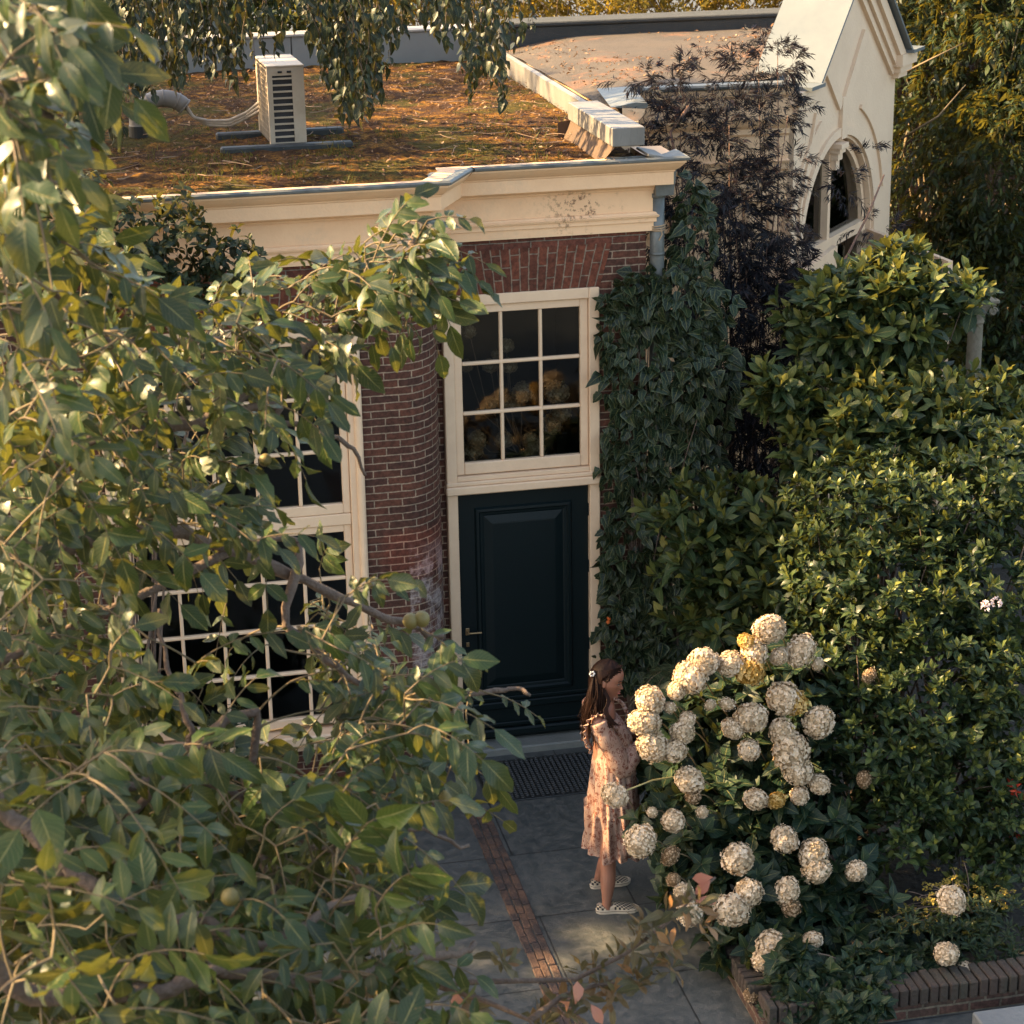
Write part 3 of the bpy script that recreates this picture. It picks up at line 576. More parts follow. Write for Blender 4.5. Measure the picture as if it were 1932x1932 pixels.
def gbox(mb, pts, w, o0, o1):      # raised band along polyline in the gable plane
    n = len(pts); off = []
    for i, p in enumerate(pts):
        ns = []
        for a, b_ in ((i-1, i), (i, i+1)):
            if a >= 0 and b_ < n: d = np.array(pts[b_])-np.array(pts[a]); d = d/np.linalg.norm(d); ns.append(np.array([-d[1], d[0]]))
        m_ = ns[0] if len(ns) == 1 else (ns[0]+ns[1])/(1+ns[0]@ns[1]); off.append(m_)
    L_ = [np.array(p)+m_*w/2 for p, m_ in zip(pts, off)]; R2 = [np.array(p)-m_*w/2 for p, m_ in zip(pts, off)]
    G = [[G3(l[0], o0, l[1]), G3(l[0], o1, l[1]), G3(r[0], o1, r[1]), G3(r[0], o0, r[1])] for l, r in zip(L_, R2)]
    mb.grid(G, None, closed=True)
    for e in (0, -1): mb.face(G[e] if e else G[e][::-1])
tr = MB()
rk = lambda off, s: [(uc+s*(uc-u0+.10-0.0)*1, ztop(u0)-.10-off), (uc, ztop(uc)-off*1.0)]
for s in (-1, 1):
    U = uc+s*1.12; zb_ = ztop(U)
    for off, w, o in ((.07, .10, .10), (.16, .075, .065), (.23, .06, .035)):
        gbox(tr, [(U-s*off*.6, ztop(U-s*off*.6)-off*1.2+.0), (uc, ztop(uc)-off*1.42)], w, -.0, o+s*.001)
    gbox(tr, [(ac_u+s*.04, 4.14), (ac_u+(.50 if s > 0 else -.44), 4.66 if s > 0 else 4.52)], .10, 0, .030+s*.001)
gbox(tr, [(ac_u+.03, 3.86), (ac_u+.03, 4.20)], .13, 0, .034)
gbox(tr, [(ac_u+(ar+.06)*math.cos(a), az+(ar+.06)*math.sin(a)) for a in np.linspace(-.35, math.pi+.35, 40)], .07, 0, .028)
for s in (0, 1):
    aa = np.linspace(.25, 1.15, 14); gbox(tr, [(ac_u+(ar+.30)*math.cos(math.pi-a if s else a), az+(ar+.30)*math.sin(a)) for a in aa], .035, 0, .022)
gbox(tr, [(.24, 2.4), (.24, 3.45), (.55, 4.15)], .035, 0, .023)
tr.build('tracery', gwhite, Wg)
# leaded coping on the slopes
cp = MB()
for s in (-1, 1):
    a = (uc+s*1.14, ztop(uc+s*1.126)); b_ = (uc, ztop(uc)); 
    f = lambda p, dz, o: G3(p[0], o, p[1]+dz)
    A = [f(a, .0, .15), f(a, .03, .15), f(a, .05, -.42), f(a, .0, -.42)]; B = [f(b_, .0, .15), f(b_, .03, .15), f(b_, .05, -.42), f(b_, .0, -.42)]
    cp.grid([A, B], None, closed=True); cp.face(A[::-1]); cp.face(B)
    e_ = sorted((uc+s*1.10, uc+s*1.40)); K = [[G3(u_, o, z_) for u_, o in ((e_[0], .17), (e_[1], .17), (e_[1], -.30), (e_[0], -.30))] for z_ in (4.402, 4.43)]; cp.grid(K, None, closed=True); cp.face(K[0]); cp.face(K[1][::-1])
cp.build('coping', M('bright lead coping', (.095, .115, .125), .5, (.14, .155, .155), 3, .8, metal=.1), Wg)
# kneeler corner blocks
for u_ in (.12, 2.56):
    kn = MB()
    for w, z0, z1, o in ((.40, 4.30, 4.40, .12), (.32, 4.24, 4.299, .09), (.24, 4.19, 4.239, .06)):
        c0 = [G3(u_-w/2, -.2, z0), G3(u_+w/2, -.2, z0), G3(u_+w/2, o, z0), G3(u_-w/2, o, z0)]; c1 = [p+np.array([0, 0, z1-z0]) for p in c0]
        kn.grid([c0, c1], None, closed=True); kn.face(c0); kn.face(c1[::-1])
    kn.build('kneeler', gwhite, Wg)
# arched window
aw = MB()
ring = [(ac_u+(ar-.04)*math.cos(a), az+(ar-.04)*math.sin(a)) for a in np.linspace(0, math.pi, 30)]
gbox(aw, [(ac_u+ar-.04, 0.4)]+ring+[(ac_u-ar+.04, 0.4)], .05, -.11, -.05); gbox(aw, [(ac_u-.12, .4), (ac_u-.12, az+ar-.05)], .06, -.105, -.03); gbox(aw, [(ac_u-ar+.06, 3.0), (ac_u+ar-.06, 3.0)], .09, -.105, -.025); gbox(aw, [(ac_u-ar+.06, 1.0), (ac_u+ar-.06, 1.0)], .09, -.105, -.025)
awo = aw.build('window', creamw, Wg)
ag = MB(); ag.face([G3(u_, -.09, z) for u_, z in [(ac_u+ar-.04, 0.4)]+ring+[(ac_u-ar+.04, 0.4)]]); ag.build('glass', glass, awo)
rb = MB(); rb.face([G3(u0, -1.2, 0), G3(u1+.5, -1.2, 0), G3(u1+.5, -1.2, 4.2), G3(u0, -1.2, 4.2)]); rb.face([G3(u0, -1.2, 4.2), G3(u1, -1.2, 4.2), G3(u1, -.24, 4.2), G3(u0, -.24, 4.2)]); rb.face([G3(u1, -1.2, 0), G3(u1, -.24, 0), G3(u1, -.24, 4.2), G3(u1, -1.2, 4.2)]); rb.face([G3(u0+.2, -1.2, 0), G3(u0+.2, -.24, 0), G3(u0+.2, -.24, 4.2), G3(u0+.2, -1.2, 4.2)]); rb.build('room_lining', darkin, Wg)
ks = MB(); ksx = ac_u-.08
for w, z0, z1, o in ((.17, 3.80, 3.84, .08), (.14, 3.76, 3.799, .06), (.11, 3.70, 3.759, .04), (.08, 3.62, 3.699, .02)):
    c0 = [G3(ksx-w/2, -.08, z0), G3(ksx+w/2, -.08, z0), G3(ksx+w/2, o, z0), G3(ksx-w/2, o, z0)]; c1 = [p+np.array([0, 0, z1-z0]) for p in c0]
    ks.grid([c0, c1], None, closed=True); ks.face(c0); ks.face(c1[::-1])
ks.build('bracket', gwhite, Wg)
# open glazed leaf swung out at the right of the arch, and the left one
def gleaf(a, b_, zt, lab):
    a = np.array(a); b_ = np.array(b_); d = nrm(b_-a); l = np.linalg.norm(b_-a); q = MB(); Z = lambda s, z: tuple(a+d*s+np.array([0, 0, z]))
    up = (-d[1], d[0], 0)
    for s in (.03, l-.03): q.obox(Z(s, .3), Z(s, zt), .06, .045, up=up)
    for z, w in ((zt-.075, .15), (1.3, .05), (.38, .16)): q.obox(Z(.061, z), Z(l-.061, z), w, .042, up=up)
    r = thing('glazed_door_leaf', lab, 'door leaf', tuple(a), 'open glazed leaves at the gable'); q.build('frame', creamw, r)
    g_ = MB(); g_.face([Z(.05, .4), Z(l-.05, .4), Z(l-.05, zt-.1), Z(.05, zt-.1)]); g_.build('glass', glass, r)
A = at(1640, 445, 17.3); B = at(1794, 478, 15.9); gleaf((A[0], A[1], 0), (B[0], B[1], 0), float(A[2]+B[2])/2, 'white glazed door leaf standing open right of the arched gable window')
A = at(1515, 500, 15.4); B = at(1575, 472, 16.2); gleaf((A[0], A[1], 0), (B[0], B[1], 0), float(A[2]+B[2])/2, 'white glazed door leaf below the left half of the arched window')
# carved stone capital on a column
p = at(1842, 588, 15.6); sc_ = MB(); st = M('mossy stone', (.20, .17, .13), .9, (.09, .09, .05), 7, .8, .5)
col_ = thing('stone_column', 'weathered stone column with a scrolled capital among the dark leaves at the right', 'column', (p[0], p[1], 0))
zt = p[2]+.12; q = MB(); q.box(p[0]-.14, p[0]+.14, p[1]-.14, p[1]+.14, zt-.035, zt, .01); q.box(p[0]-.12, p[0]+.12, p[1]-.12, p[1]+.12, zt-.06, zt-.036, .008); q.lathe([(.06, zt-.22), (.07, zt-.20), (.065, zt-.17), (.08, zt-.13), (.11, zt-.07), (.11, zt-.061)], (p[0], p[1], 0), 20)
for sx in (-1, 1):
    for sy in (-1, 1): q.tube([(p[0]+sx*.095+.030*r_*math.cos(a), p[1]+sy*.11, zt-.10+.030*r_*math.sin(a)) for a, r_ in zip(np.linspace(0, 11, 30), np.linspace(1.2, .1, 30))], .010, 6)
q.build('capital', st, col_); q = MB(); q.lathe([(.09, 0), (.09, .1), (.07, .15), (.06, zt-.22)], (p[0], p[1], 0), 20); q.build('shaft', st, col_, True)
# ------------------------------------------------------------------ doormat and bench
mt = MB(); mt.box(2.50, 3.50, 13.06, 13.70, .001, .010, .003)
for i in range(27):
    for j in range(17):
        x = 2.53+i*.036; y = 13.09+j*.036+(.018 if i % 2 else 0)
        if x < 3.47 and y < 13.68: mt.tube([(x+.014*math.cos(a), y+.013*math.sin(a), .0135) for a in np.linspace(0, 5.6, 8)], .0035, 4, False)
tag(mt.build('doormat', M('black rubber mat', (.018, .02, .02), .33, bump=.3)), 'black rubber doormat with curled openwork lying before the dark door', 'doormat')
pb0 = at(500, 1747, 9.45); pb1 = at(746, 1718, 9.45); zb = float(pb0[2]); bn = thing('garden_bench', 'grey wooden garden bench seen behind the walnut leaves', 'bench', (float(pb0[0]), 9.45, 0))
wd = M('silvered teak', (.12, .10, .085), .7, (.075, .065, .055), 12, .7, .3, 60, stretch=(1, 8, 1)); bx0, bx1, by = float(pb0[0]), float(pb1[0]), 9.45
q = MB()
for x in (bx0+.03, bx1-.03): q.box(x-.03, x+.03, by-.03, by+.03, 0, zb, .004)
q.box(bx0, bx1, by-.035, by+.035, zb+.001, zb+.04, .006); q.box(bx0+.061, bx1-.061, by-.02, by+.02, .44, .48, .004)
for k in range(9): x = bx0+.10+(bx1-bx0-.2)*k/8; q.box(x-.010, x+.010, by-.012, by+.012, .481, zb-.001, .002)
q.build('backrest', wd, bn); q = MB()
for k in range(5): q.box(bx0+.01, bx1-.01, by+.04+k*.095, by+.12+k*.095, .42, .445, .005)
q.build('seat', wd, bn)
for x in (bx0+.03, bx1-.03): q = MB(); q.box(x-.028, x+.028, by+.46, by+.515, 0, .419, .004); q.build('leg', wd, bn)
for x in (bx0+.03, bx1-.03): q = MB(); q.box(x-.03, x+.03, by+.031, by+.53, .62, .65, .006); q.box(x-.022, x+.022, by+.47, by+.51, .446, .619, .003); q.build('armrest', wd, bn)

bwl = MB(); bwl.box(7.2, 14, 20.6, 20.85, 0, 6.2); tag(bwl.build('dark_backing_wall', brick_mat('dark backing brick', (.10, .05, .04), (.07, .04, .03), (.14, .12, .10))), 'tall dark brick wall added behind the wisteria to block bright gaps', 'wall')  # added as a dark layer closing bright gaps between the leaves
# ------------------------------------------------------------------ vegetation
bark = M('grey brown bark', (.16, .11, .08), .85, (.08, .055, .04), 25, .8, .7, 60)
twigm = M('young twig', (.15, .11, .045), .7, (.09, .06, .035), 20, .6)
walm = leaf_mat('walnut leaf', [(0.0068, 0.02, 0.007), (0.0112, 0.0311, 0.0093), (0.0195, 0.0459, 0.011), (0.0462, 0.0741, 0.0127)], (.40, .36, .04), .20, .36, .42, 9, .5, spec=.36, tmix=.5)
latm = leaf_mat('laurel leaf', [(0.0098, 0.0268, 0.0121), (0.023, 0.0461, 0.0161), (0.0574, 0.0782, 0.0201), (0.1394, 0.1341, 0.0268)], (.5, .42, .04), .24, .4, .3, 8)
vibm = leaf_mat('viburnum leaf', [(0.0075, 0.0212, 0.0109), (0.0183, 0.0396, 0.0157), (0.0529, 0.0776, 0.0212), (0.1285, 0.1412, 0.0303)], (.45, .45, .04), .2, .36, .25, 6)
ivym = leaf_mat('ivy leaf', [(0.004, 0.0132, 0.008), (0.0079, 0.0206, 0.0111), (0.0158, 0.0309, 0.0136)], (.3, .3, .03), .12, .32, .35, 5, edge=(.09, .11, .055))
eldm = leaf_mat('black elder leaf', [(0.0068, 0.0102, 0.0134), (0.0136, 0.0153, 0.0191), (0.0374, 0.0229, 0.0242)], (.22, .12, .10), .12, .5, 0, spec=.15)
hydm = leaf_mat('hydrangea leaf', [(0.0049, 0.0173, 0.0106), (0.0098, 0.0275, 0.0149), (0.0245, 0.0477, 0.0199)], (.4, .38, .04), .2, .42, .3, 7)
wism = leaf_mat('wisteria leaf', [(0.0034, 0.0136, 0.0077), (0.0075, 0.0222, 0.0099), (0.0188, 0.0388, 0.012), (0.0546, 0.0727, 0.0164)], (.6, .44, .03), .3, .45, .15, 6)
hedm = leaf_mat('hedge leaf', [(.09, .08, .015), (.18, .14, .02), (.30, .20, .03)], (.8, .5, .05), .45, .5, 0)
birm = leaf_mat('weeping leaf', [(0.0062, 0.0169, 0.0109), (0.0105, 0.0234, 0.0134), (0.0185, 0.0299, 0.0128)], (.4, .3, .03), .15, .4, .3, 6)
earm = leaf_mat('pear leaf', [(0.0082, 0.0218, 0.0151), (0.015, 0.032, 0.0189), (0.0341, 0.0512, 0.0227)], (.55, .42, .04), .25, .34, .25, 6)
def cover(name, label, cat, mat, blobs, n, k, L, W=.42, shape='oval', spread=(35, 80), nseg=3, roots=None, up=.6, droop=0, part='crown', shell=(.5, 1.08), lump=.22, curl=.25, frac=.05, group=None, r0=.012, stemL=0, wav=.05, fold=.25, smat=None):
    n = int(n)
    P, A = blob_pts(blobs, n, up, shell, lump)
    c = P.mean(0); r = thing(name, label, cat, (float(c[0]), float(c[1]), 0), group)
    p, d, nn = sprigs(P, A, k, spread, stemL, droop); rv = np.repeat(np.arange(k)/max(k-1, 1), len(P))**2.2*.75+np.tile(rng.random(len(P))**2*.35, k)+.12*rng.standard_normal(len(p)); leaves(part, mat, p, d, nn, rng.uniform(L[0], L[1], len(p))*(1.1-.35*np.repeat(np.arange(k)/max(k-1, 1), len(P))), W, shape, nseg, fold, curl, wav, r, rv)
    mb = MB(); rt = roots or [(c[0], c[1]+.3, .1)]; stems_to(mb, P, rt, r0, .003, frac); mb.build('stem', bark if smat is None else smat, r, True)
    return r
# hedge in full sun behind the parapets
cover('sunlit_hedge', 'golden sunlit hedge rising behind the grey parapets', 'hedge', hedm, [(x, -30+random.uniform(-15, 10), 22.5+random.uniform(-.4, .4), 150, 80, .8) for x in range(620, 1700, 95)], 5200, 5, (.05, .10), nseg=2, lump=.2, roots=[(5, 22.5, .1), (8, 22.5, .1)])
cover('dark_hedge', 'dark green shrubbery behind the left end of the grey parapet', 'hedge', latm, [(x, 10+random.uniform(-15, 10), 21.5, 130, 75, .8) for x in range(-80, 660, 100)], 2600, 5, (.07, .13), nseg=2, lump=.2, roots=[(0, 21.5, .1)])
# wisteria wall at the right, pinnate leaves
def pinnate(P, A, n, Lr, ll, droop=.35, t0=.3, ang=58, taper=.5, up=(0, -.28, 1.0), jit=.38):
    """n leaflet pairs + end leaflet on a rachis; returns leaflet P,D,N,L and rachis polylines"""
    m = len(P); A = nrm(A); g_ = np.array([0, 0, -1.0]); up = np.array(up); N = nrm(up+jit*rng.standard_normal((m, 3))); N = nrm(N-A*np.sum(N*A, 1, keepdims=True)); Sd = np.cross(A, N)
    Lr = np.broadcast_to(Lr, (m,)); ll = np.broadcast_to(ll, (m,)); o = [[], [], [], []]; R = []
    pos = lambda t: P+A*(Lr*t)[:, None]+g_*(Lr*droop*t*t)[:, None]
    tang = lambda t: nrm(A+g_*(2*droop*t))
    for i in range(n):
        t = t0+(1-t0)*i/n; sz = taper+(1-taper)*(i+1)/n
        for s in (-1, 1):
            a = np.radians(ang+9*rng.standard_normal(m)); d = tang(t)*np.cos(a)[:, None]+Sd*s*np.sin(a)[:, None]+g_*(.22+.15*rng.random(m))[:, None]
            keep = rng.random(m) < .94; nn = N+Sd*s*.25+.25*rng.standard_normal((m, 3))
            for q, v in zip(o, (pos(t)[keep], d[keep], nn[keep], (ll*sz*(1+.1*rng.standard_normal(m)))[keep])): q.append(v)
    for q, v in zip(o, (pos(1.0), tang(1.0)+.1*rng.standard_normal((m, 3))+g_*.2, N+.2*rng.standard_normal((m, 3)), ll*1.15)): q.append(v)
    R = np.stack([pos(t) for t in (0, .25, .5, .75, 1.0)], 1)
    return [np.concatenate(q) for q in o]+[R]
wb_ = [(1990, 60, 19.5, 260, 130, 1.0), (1800, 120, 19.8, 130, 130, .8), (1760, -40, 20.2, 120, 90, .8), (1800, 330, 19.0, 130, 150, .8), (1960, 330, 18.4, 170, 170, .9), (1760, 520, 18.6, 90, 120, .8), (1880, 560, 18.0, 130, 130, .8), (1960, 760, 17.4, 150, 150, .8), (1820, 760, 17.4, 130, 110, .8)]
P, A = blob_pts(wb_, 4600, .25, (.7, 1.05), .15); A[:, 2] -= .35; A[:, 1] -= .25
wi = thing('wisteria', 'tall wall of wisteria with hanging feathery leaves behind the white gable', 'climbing plant', (9, 19.3, 0))
p, d, nn, L_, Rr = pinnate(P, A, 5, rng.uniform(.22, .34, len(P)), rng.uniform(.07, .11, len(P)), .5, .2, 60, .8)
leaves('crown', wism, p, d, nn, L_, .36, 'lance', 3, .2, .3, .05, wi)
mb = MB(); stems_to(mb, P, [(8.6, 19.6, .1), (7.6, 19.8, .1)], .03, .005, .02)
for a, b_, c in (((1700, 140, 18.6), (1760, 110, 18.4), (1820, 80, 18.3)), ((1700, 262, 18.4), (1770, 220, 18.2), (1822, 160, 18.2))): mb.tube([at(*a), at(*b_), at(*c)], [.012, .01, .004], 5)
mb.build('stem', twigm, wi, True)
# black elder in front of the white wing
er = [(4.75, 14.6, .1), (5.0, 14.5, .1), (4.4, 14.5, .1)]
elb = [(1330, 330, 14.9, 100, 110, .4), (1270, 250, 15.1, 65, 60, .25), (1420, 240, 15.0, 80, 50, .25), (1360, 450, 14.7, 120, 110, .45), (1440, 420, 14.6, 60, 120, .4), (1400, 600, 14.5, 110, 130, .45), (1460, 760, 14.3, 90, 110, .4), (1390, 860, 14.3, 80, 80, .35), (1400, 640, 14.4, 110, 120, .3), (1440, 780, 14.2, 110, 110, .3), (1370, 860, 14.2, 90, 90, .3), (1480, 560, 14.5, 70, 80, .3), (1330, 150, 15.1, 90, 40, .2), (1440, 130, 15.1, 60, 50, .2), (1500, 560, 14.6, 36, 40, .25), (1215, 160, 15.2, 40, 25, .15), (1650, 440, 14.7, 34, 30, .12), (1590, 350, 14.9, 22, 16, .1), (1640, 300, 14.9, 20, 14, .08)]
P, A = blob_pts(elb, 1700, .5, (.45, 1.1), .25)
px_ = 0
el = thing('black_elder', 'dark purple feathery elder bush in front of the cream wing', 'shrub', (4.8, 14.6, 0))
p, d, nn, L_, Rr = pinnate(P, A, 3, rng.uniform(.09, .15, len(P)), rng.uniform(.07, .11, len(P)), .4, .25, 50, .8)
# every leaflet is cut to threads: fan of narrow lances
pp, dd, n2, l2 = [p], [d], [nn], [L_]
for s in (-1, 1):
    for t_ in (.2, .45): pp.append(p+nrm(d)*(L_*t_)[:, None]); dd.append(nrm(d)+s*.65*nrm(np.cross(nrm(d), nrm(nn)))); n2.append(nn); l2.append(L_*.55)
leaves('crown', eldm, np.concatenate(pp), np.concatenate(dd), np.concatenate(n2), np.concatenate(l2), .13, 'lance', 2, .2, .4, .05, el)
mb = MB(); stems_to(mb, P, er, .014, .003, .03)
for pts in ([(1500, 640, 14.4), (1560, 545, 14.4), (1600, 480, 14.5), (1640, 400, 14.6), (1668, 330, 14.7)], [(1290, 520, 14.6), (1265, 420, 14.8), (1225, 260, 15.0), (1190, 210, 15.1)], [(1300, 200, 14.9), (1265, 250, 14.9), (1282, 330, 14.8), (1350, 420, 14.7)]):
    Q = np.array([at(*q) for q in pts]); mb.tube(Q, list(np.linspace(.014, .006, len(Q))), 6)
mb.build('stem', M('ruddy elder bark', (.20, .11, .07), .8, (.12, .07, .05), 20, .6), el, True)
# ivy on the wall right of the door
ivb = [(1200, 560, 13.88, 60, 45, .10), (1290, 580, 13.85, 90, 80, .18), (1310, 440, 14.0, 34, 100, .15), (1240, 700, 13.85, 100, 110, .16), (1320, 720, 13.8, 70, 110, .25), (1230, 830, 13.85, 80, 110, .14), (1290, 900, 13.8, 70, 100, .2), (1200, 1050, 13.85, 70, 120, .12), (1190, 1180, 13.85, 62, 110, .12), (1260, 1120, 13.8, 80, 110, .15), (1240, 1260, 13.8, 90, 60, .15), (1170, 620, 13.88, 42, 60, .08), (1165, 900, 13.88, 30, 60, .05)]
P, A = blob_pts(ivb, 3600, -.35, (.75, 1.06), .12, -.1); A = A*[.8, 1, 1]+.25*rng.standard_normal((len(A), 3)); A[:, 2] -= .45; A[:, 1] -= .1
P = P[:, :]; keep = ~((P[:, 0] < 3.50) & (P[:, 1] > 13.5)) | (rng.random(len(P)) < .12); P, A = P[keep], A[keep]
P[:, 1] = np.where((P[:, 0] < 3.9) & (P[:, 1] > 13.88), 13.88-.1*rng.random(len(P)), P[:, 1])
iv = thing('ivy', 'dark glossy ivy covering the brick wall right of the door', 'climbing plant', (3.8, 13.9, 0))
leaves('crown', ivym, P, A, np.stack([.6*rng.standard_normal(len(P)), -1+.4*rng.standard_normal(len(P)), .7+.55*rng.standard_normal(len(P))], 1), rng.uniform(.04, .115, len(P)), .95, 'ivy', 6, .3, .35, .03, iv)
mb = MB(); stems_to(mb, P, [(3.75, 13.9, .05), (4.1, 13.9, .05)], .012, .002, .025); mb.build('stem', bark, iv, True)
q = at(1147, 1171, 13.7)
sp_ = thing('orange_blossom', 'small orange blossom glowing among the ivy beside the door frame', 'flower', tuple(map(float, q)))
leaves('petal', leaf_mat('orange petal', [(.7, .14, .03), (.8, .22, .05)], (.9, .3, .1), .3, .5, 0), np.repeat(q[None], 6, 0), rdir(6)*[1, .4, 1], rdir(6)*.3+[0, -1, .3], .028, .7, 'oval', 3, parent=sp_)
# laurel-like shrubs
G_L = 'broad leaved evergreen shrubs'
cover('laurel_shrub', 'tallest laurel shrub, sunlit yellow green, rising in front of the open glazed door', 'shrub', latm, [(1640, 590, 13.6, 120, 70, .45), (1750, 565, 13.6, 85, 50, .35), (1550, 590, 13.7, 55, 36, .3), (1690, 515, 13.7, 60, 35, .25), (1650, 680, 13.5, 100, 70, .4), (1590, 620, 13.6, 80, 60, .35)], 430, 7, (.12, .19), .40, 'obov', (18, 75), 4, [(5.6, 13.9, .1)], .9, frac=.12, group=G_L, stemL=.06, wav=.09)
cover('laurel_shrub', 'olive laurel shrub filling the right edge above the small leaved bush', 'shrub', latm, [(1800, 790, 12.9, 110, 75, .4), (1640, 800, 13.0, 110, 75, .4), (1560, 850, 13.0, 80, 60, .35), (1880, 840, 12.8, 70, 60, .35), (1480, 740, 13.2, 45, 40, .2)], 400, 7, (.115, .185), .40, 'obov', (18, 75), 4, [(5.3, 13.2, .1)], .9, frac=.12, group=G_L, stemL=.06, wav=.09)
cover('laurel_shrub', 'dark laurel shrub between the ivy and the hydrangea', 'shrub', latm, [(1320, 990, 13.1, 80, 60, .35), (1440, 980, 13.0, 70, 55, .35), (1380, 1080, 12.9, 110, 70, .4), (1440, 1160, 12.7, 110, 60, .4), (1500, 1080, 12.6, 70, 70, .3), (1360, 1180, 12.8, 70, 50, .3)], 380, 7, (.115, .185), .40, 'obov', (18, 78), 4, [(4.4, 13.2, .1)], .9, frac=.12, group=G_L, stemL=.06, wav=.09)
# small leaved evergreen bush, big at right
vbl = [(1620, 960, 12.2, 110, 90, .5), (1760, 940, 12.2, 120, 90, .5), (1890, 900, 12.2, 100, 100, .5), (1560, 1080, 12.0, 80, 90, .4), (1700, 1110, 11.8, 150, 120, .5), (1870, 1120, 11.8, 110, 130, .5), (1600, 1240, 11.6, 110, 90, .4), (1760, 1300, 11.4, 150, 120, .5), (1900, 1340, 11.3, 90, 130, .5), (1650, 1400, 11.2, 100, 80, .4), (1780, 1470, 11.1, 130, 80, .4), (1900, 1540, 11.0, 80, 110, .4), (1700, 1560, 10.9, 80, 70, .3), (1850, 1640, 10.8, 80, 60, .3)]
vb = cover('viburnum_bush', 'big dense bush of small glossy leaves filling the right side', 'shrub', vibm, vbl, 2500, 8, (.055, .092), .5, 'oval', (15, 80), 3, [(5.3, 11.8, .2), (4.6, 11.6, .2)], .9, frac=.03, stemL=.035, shell=(.55, 1.05))
fl_m = leaf_mat('pink white floret', [(.75, .55, .5), (.85, .75, .7)], (.8, .6, .5), .2, .5, 0)
for px, py in ((1860, 1141), (1880, 1137)):
    c = at(px, py, 11.2); p = c+rdir(40)*.03; leaves('blossom', fl_m, p, rdir(40), rdir(40)*.4+[0, -1, .6], .016, .8, 'oval', 2, parent=vb)
rd = cover('red_leaved_shrub', 'few scarlet leaves at the right edge of the small leaved bush', 'shrub', leaf_mat('scarlet leaf', [(.45, .04, .02), (.6, .09, .04)], (.8, .1, .05), .25, .5, 0), [(1895, 1500, 10.9, 26, 12, .1), (1925, 1480, 10.85, 20, 14, .1), (1926, 1585, 10.8, 16, 10, .1)], 12, 4, (.04, .07), frac=.2)
# low plants along the planter
sedm = leaf_mat('yellow flower head', [(.20, .15, .03), (.30, .22, .04), (.16, .14, .04)], (.5, .4, .05), .2, .6, 0)
sd = cover('spurge_plant', 'low spurge with clusters of small yellow flower heads at the lower right', 'plant', sedm, [(1720, 1730, 10.45, 55, 25, .15), (1780, 1690, 10.5, 60, 30, .15), (1860, 1690, 10.5, 60, 22, .15), (1800, 1650, 10.6, 40, 20, .1)], 150, 7, (.012, .022), .9, 'oval', (40, 85), 2, [(4.9, 10.5, .25)], 1.0, frac=.3, r0=.004)
leaves('foliage', hydm, *(lambda P_: sprigs(P_[0], P_[1], 8, (30, 80)))(blob_pts([(1760, 1760, 10.3, 110, 40, .2), (1880, 1740, 10.3, 70, 40, .2), (1850, 1800, 10.15, 90, 30, .12)], 150, .9)), .06, .3, 'lance', 3, parent=sd)
cover('bed_foliage', 'dark low leaves spilling over the corner of the brick planter', 'plant', hydm, [(1560, 1850, 10.05, 60, 40, .15), (1650, 1830, 10.1, 60, 30, .15), (1500, 1830, 10.1, 40, 50, .1), (1610, 1905, 9.75, 50, 22, .06), (1720, 1830, 10.15, 60, 25, .1), (1500, 1890, 9.95, 50, 30, .1), (1590, 1880, 9.9, 70, 24, .08)], 330, 5, (.07, .12), .75, 'heart', (40, 85), 4, [(4.0, 10.1, .25)], .7, frac=.1, r0=.005)
# fern
fe = MB(); P, D, N, L_ = [], [], [], []
fc = at(1290, 1290, 12.6)
for k in range(22):
    a = -2.9+k*.25+random.uniform(-.1, .1); dirh = np.array([math.cos(a), -abs(math.sin(a))*.7-.1, 0]); l = random.uniform(.35, .5); pts = [fc+dirh*l*t+np.array([0, 0, .30*t-.42*t*t+.1]) for t in np.linspace(0, 1, 26)]
    fe.tube(pts[::5], .003, 4)
    for i, q in enumerate(pts[3:]):
        t = (i+3)/26; tg = nrm(pts[min(i+4, 25)]-pts[i+2]); sd_ = nrm(np.cross(tg, [0, 0, 1]))
        for s in (-1, 1): P.append(q); D.append(sd_*s+tg*.35); N.append([0, -.1, 1]); L_.append(.085*math.sin(math.pi*min(1, t*.9+.12))+.004)
fr_ = thing('fern', 'dark fern with arching fronds behind the topmost hydrangea flowers', 'fern', tuple(map(float, fc)))
leaves('frond', ivym, np.array(P), np.array(D), np.array(N), np.array(L_), .26, 'lance', 2, .1, .2, .02, fr_); fe.build('stem', twigm, fr_)
n = 1500; x = rng.uniform(4.0, 6.9, n); y = rng.uniform(15.9, 18.9, n); k_ = np.array([noise.noise(Vector((a*1.1, b*1.6, 5))) for a, b in zip(x, y)]) > .02; x, y = x[k_], y[k_]
P = np.stack([x, y, [feltz(a, b)+.012 for a, b in zip(x, y)]], 1); P = P[((P-P0)@gn) < -.35]
tag(leaves('leaf_litter', litm, P, rdir(len(P))*[1, 1, .2], rdir(len(P))*.4+[0, 0, 1], rng.uniform(.02, .05, len(P)), .5, 'oval', 2, .3, .5), 'rusty fallen leaves lying on the grey felt roof', 'leaf litter', kind='stuff')
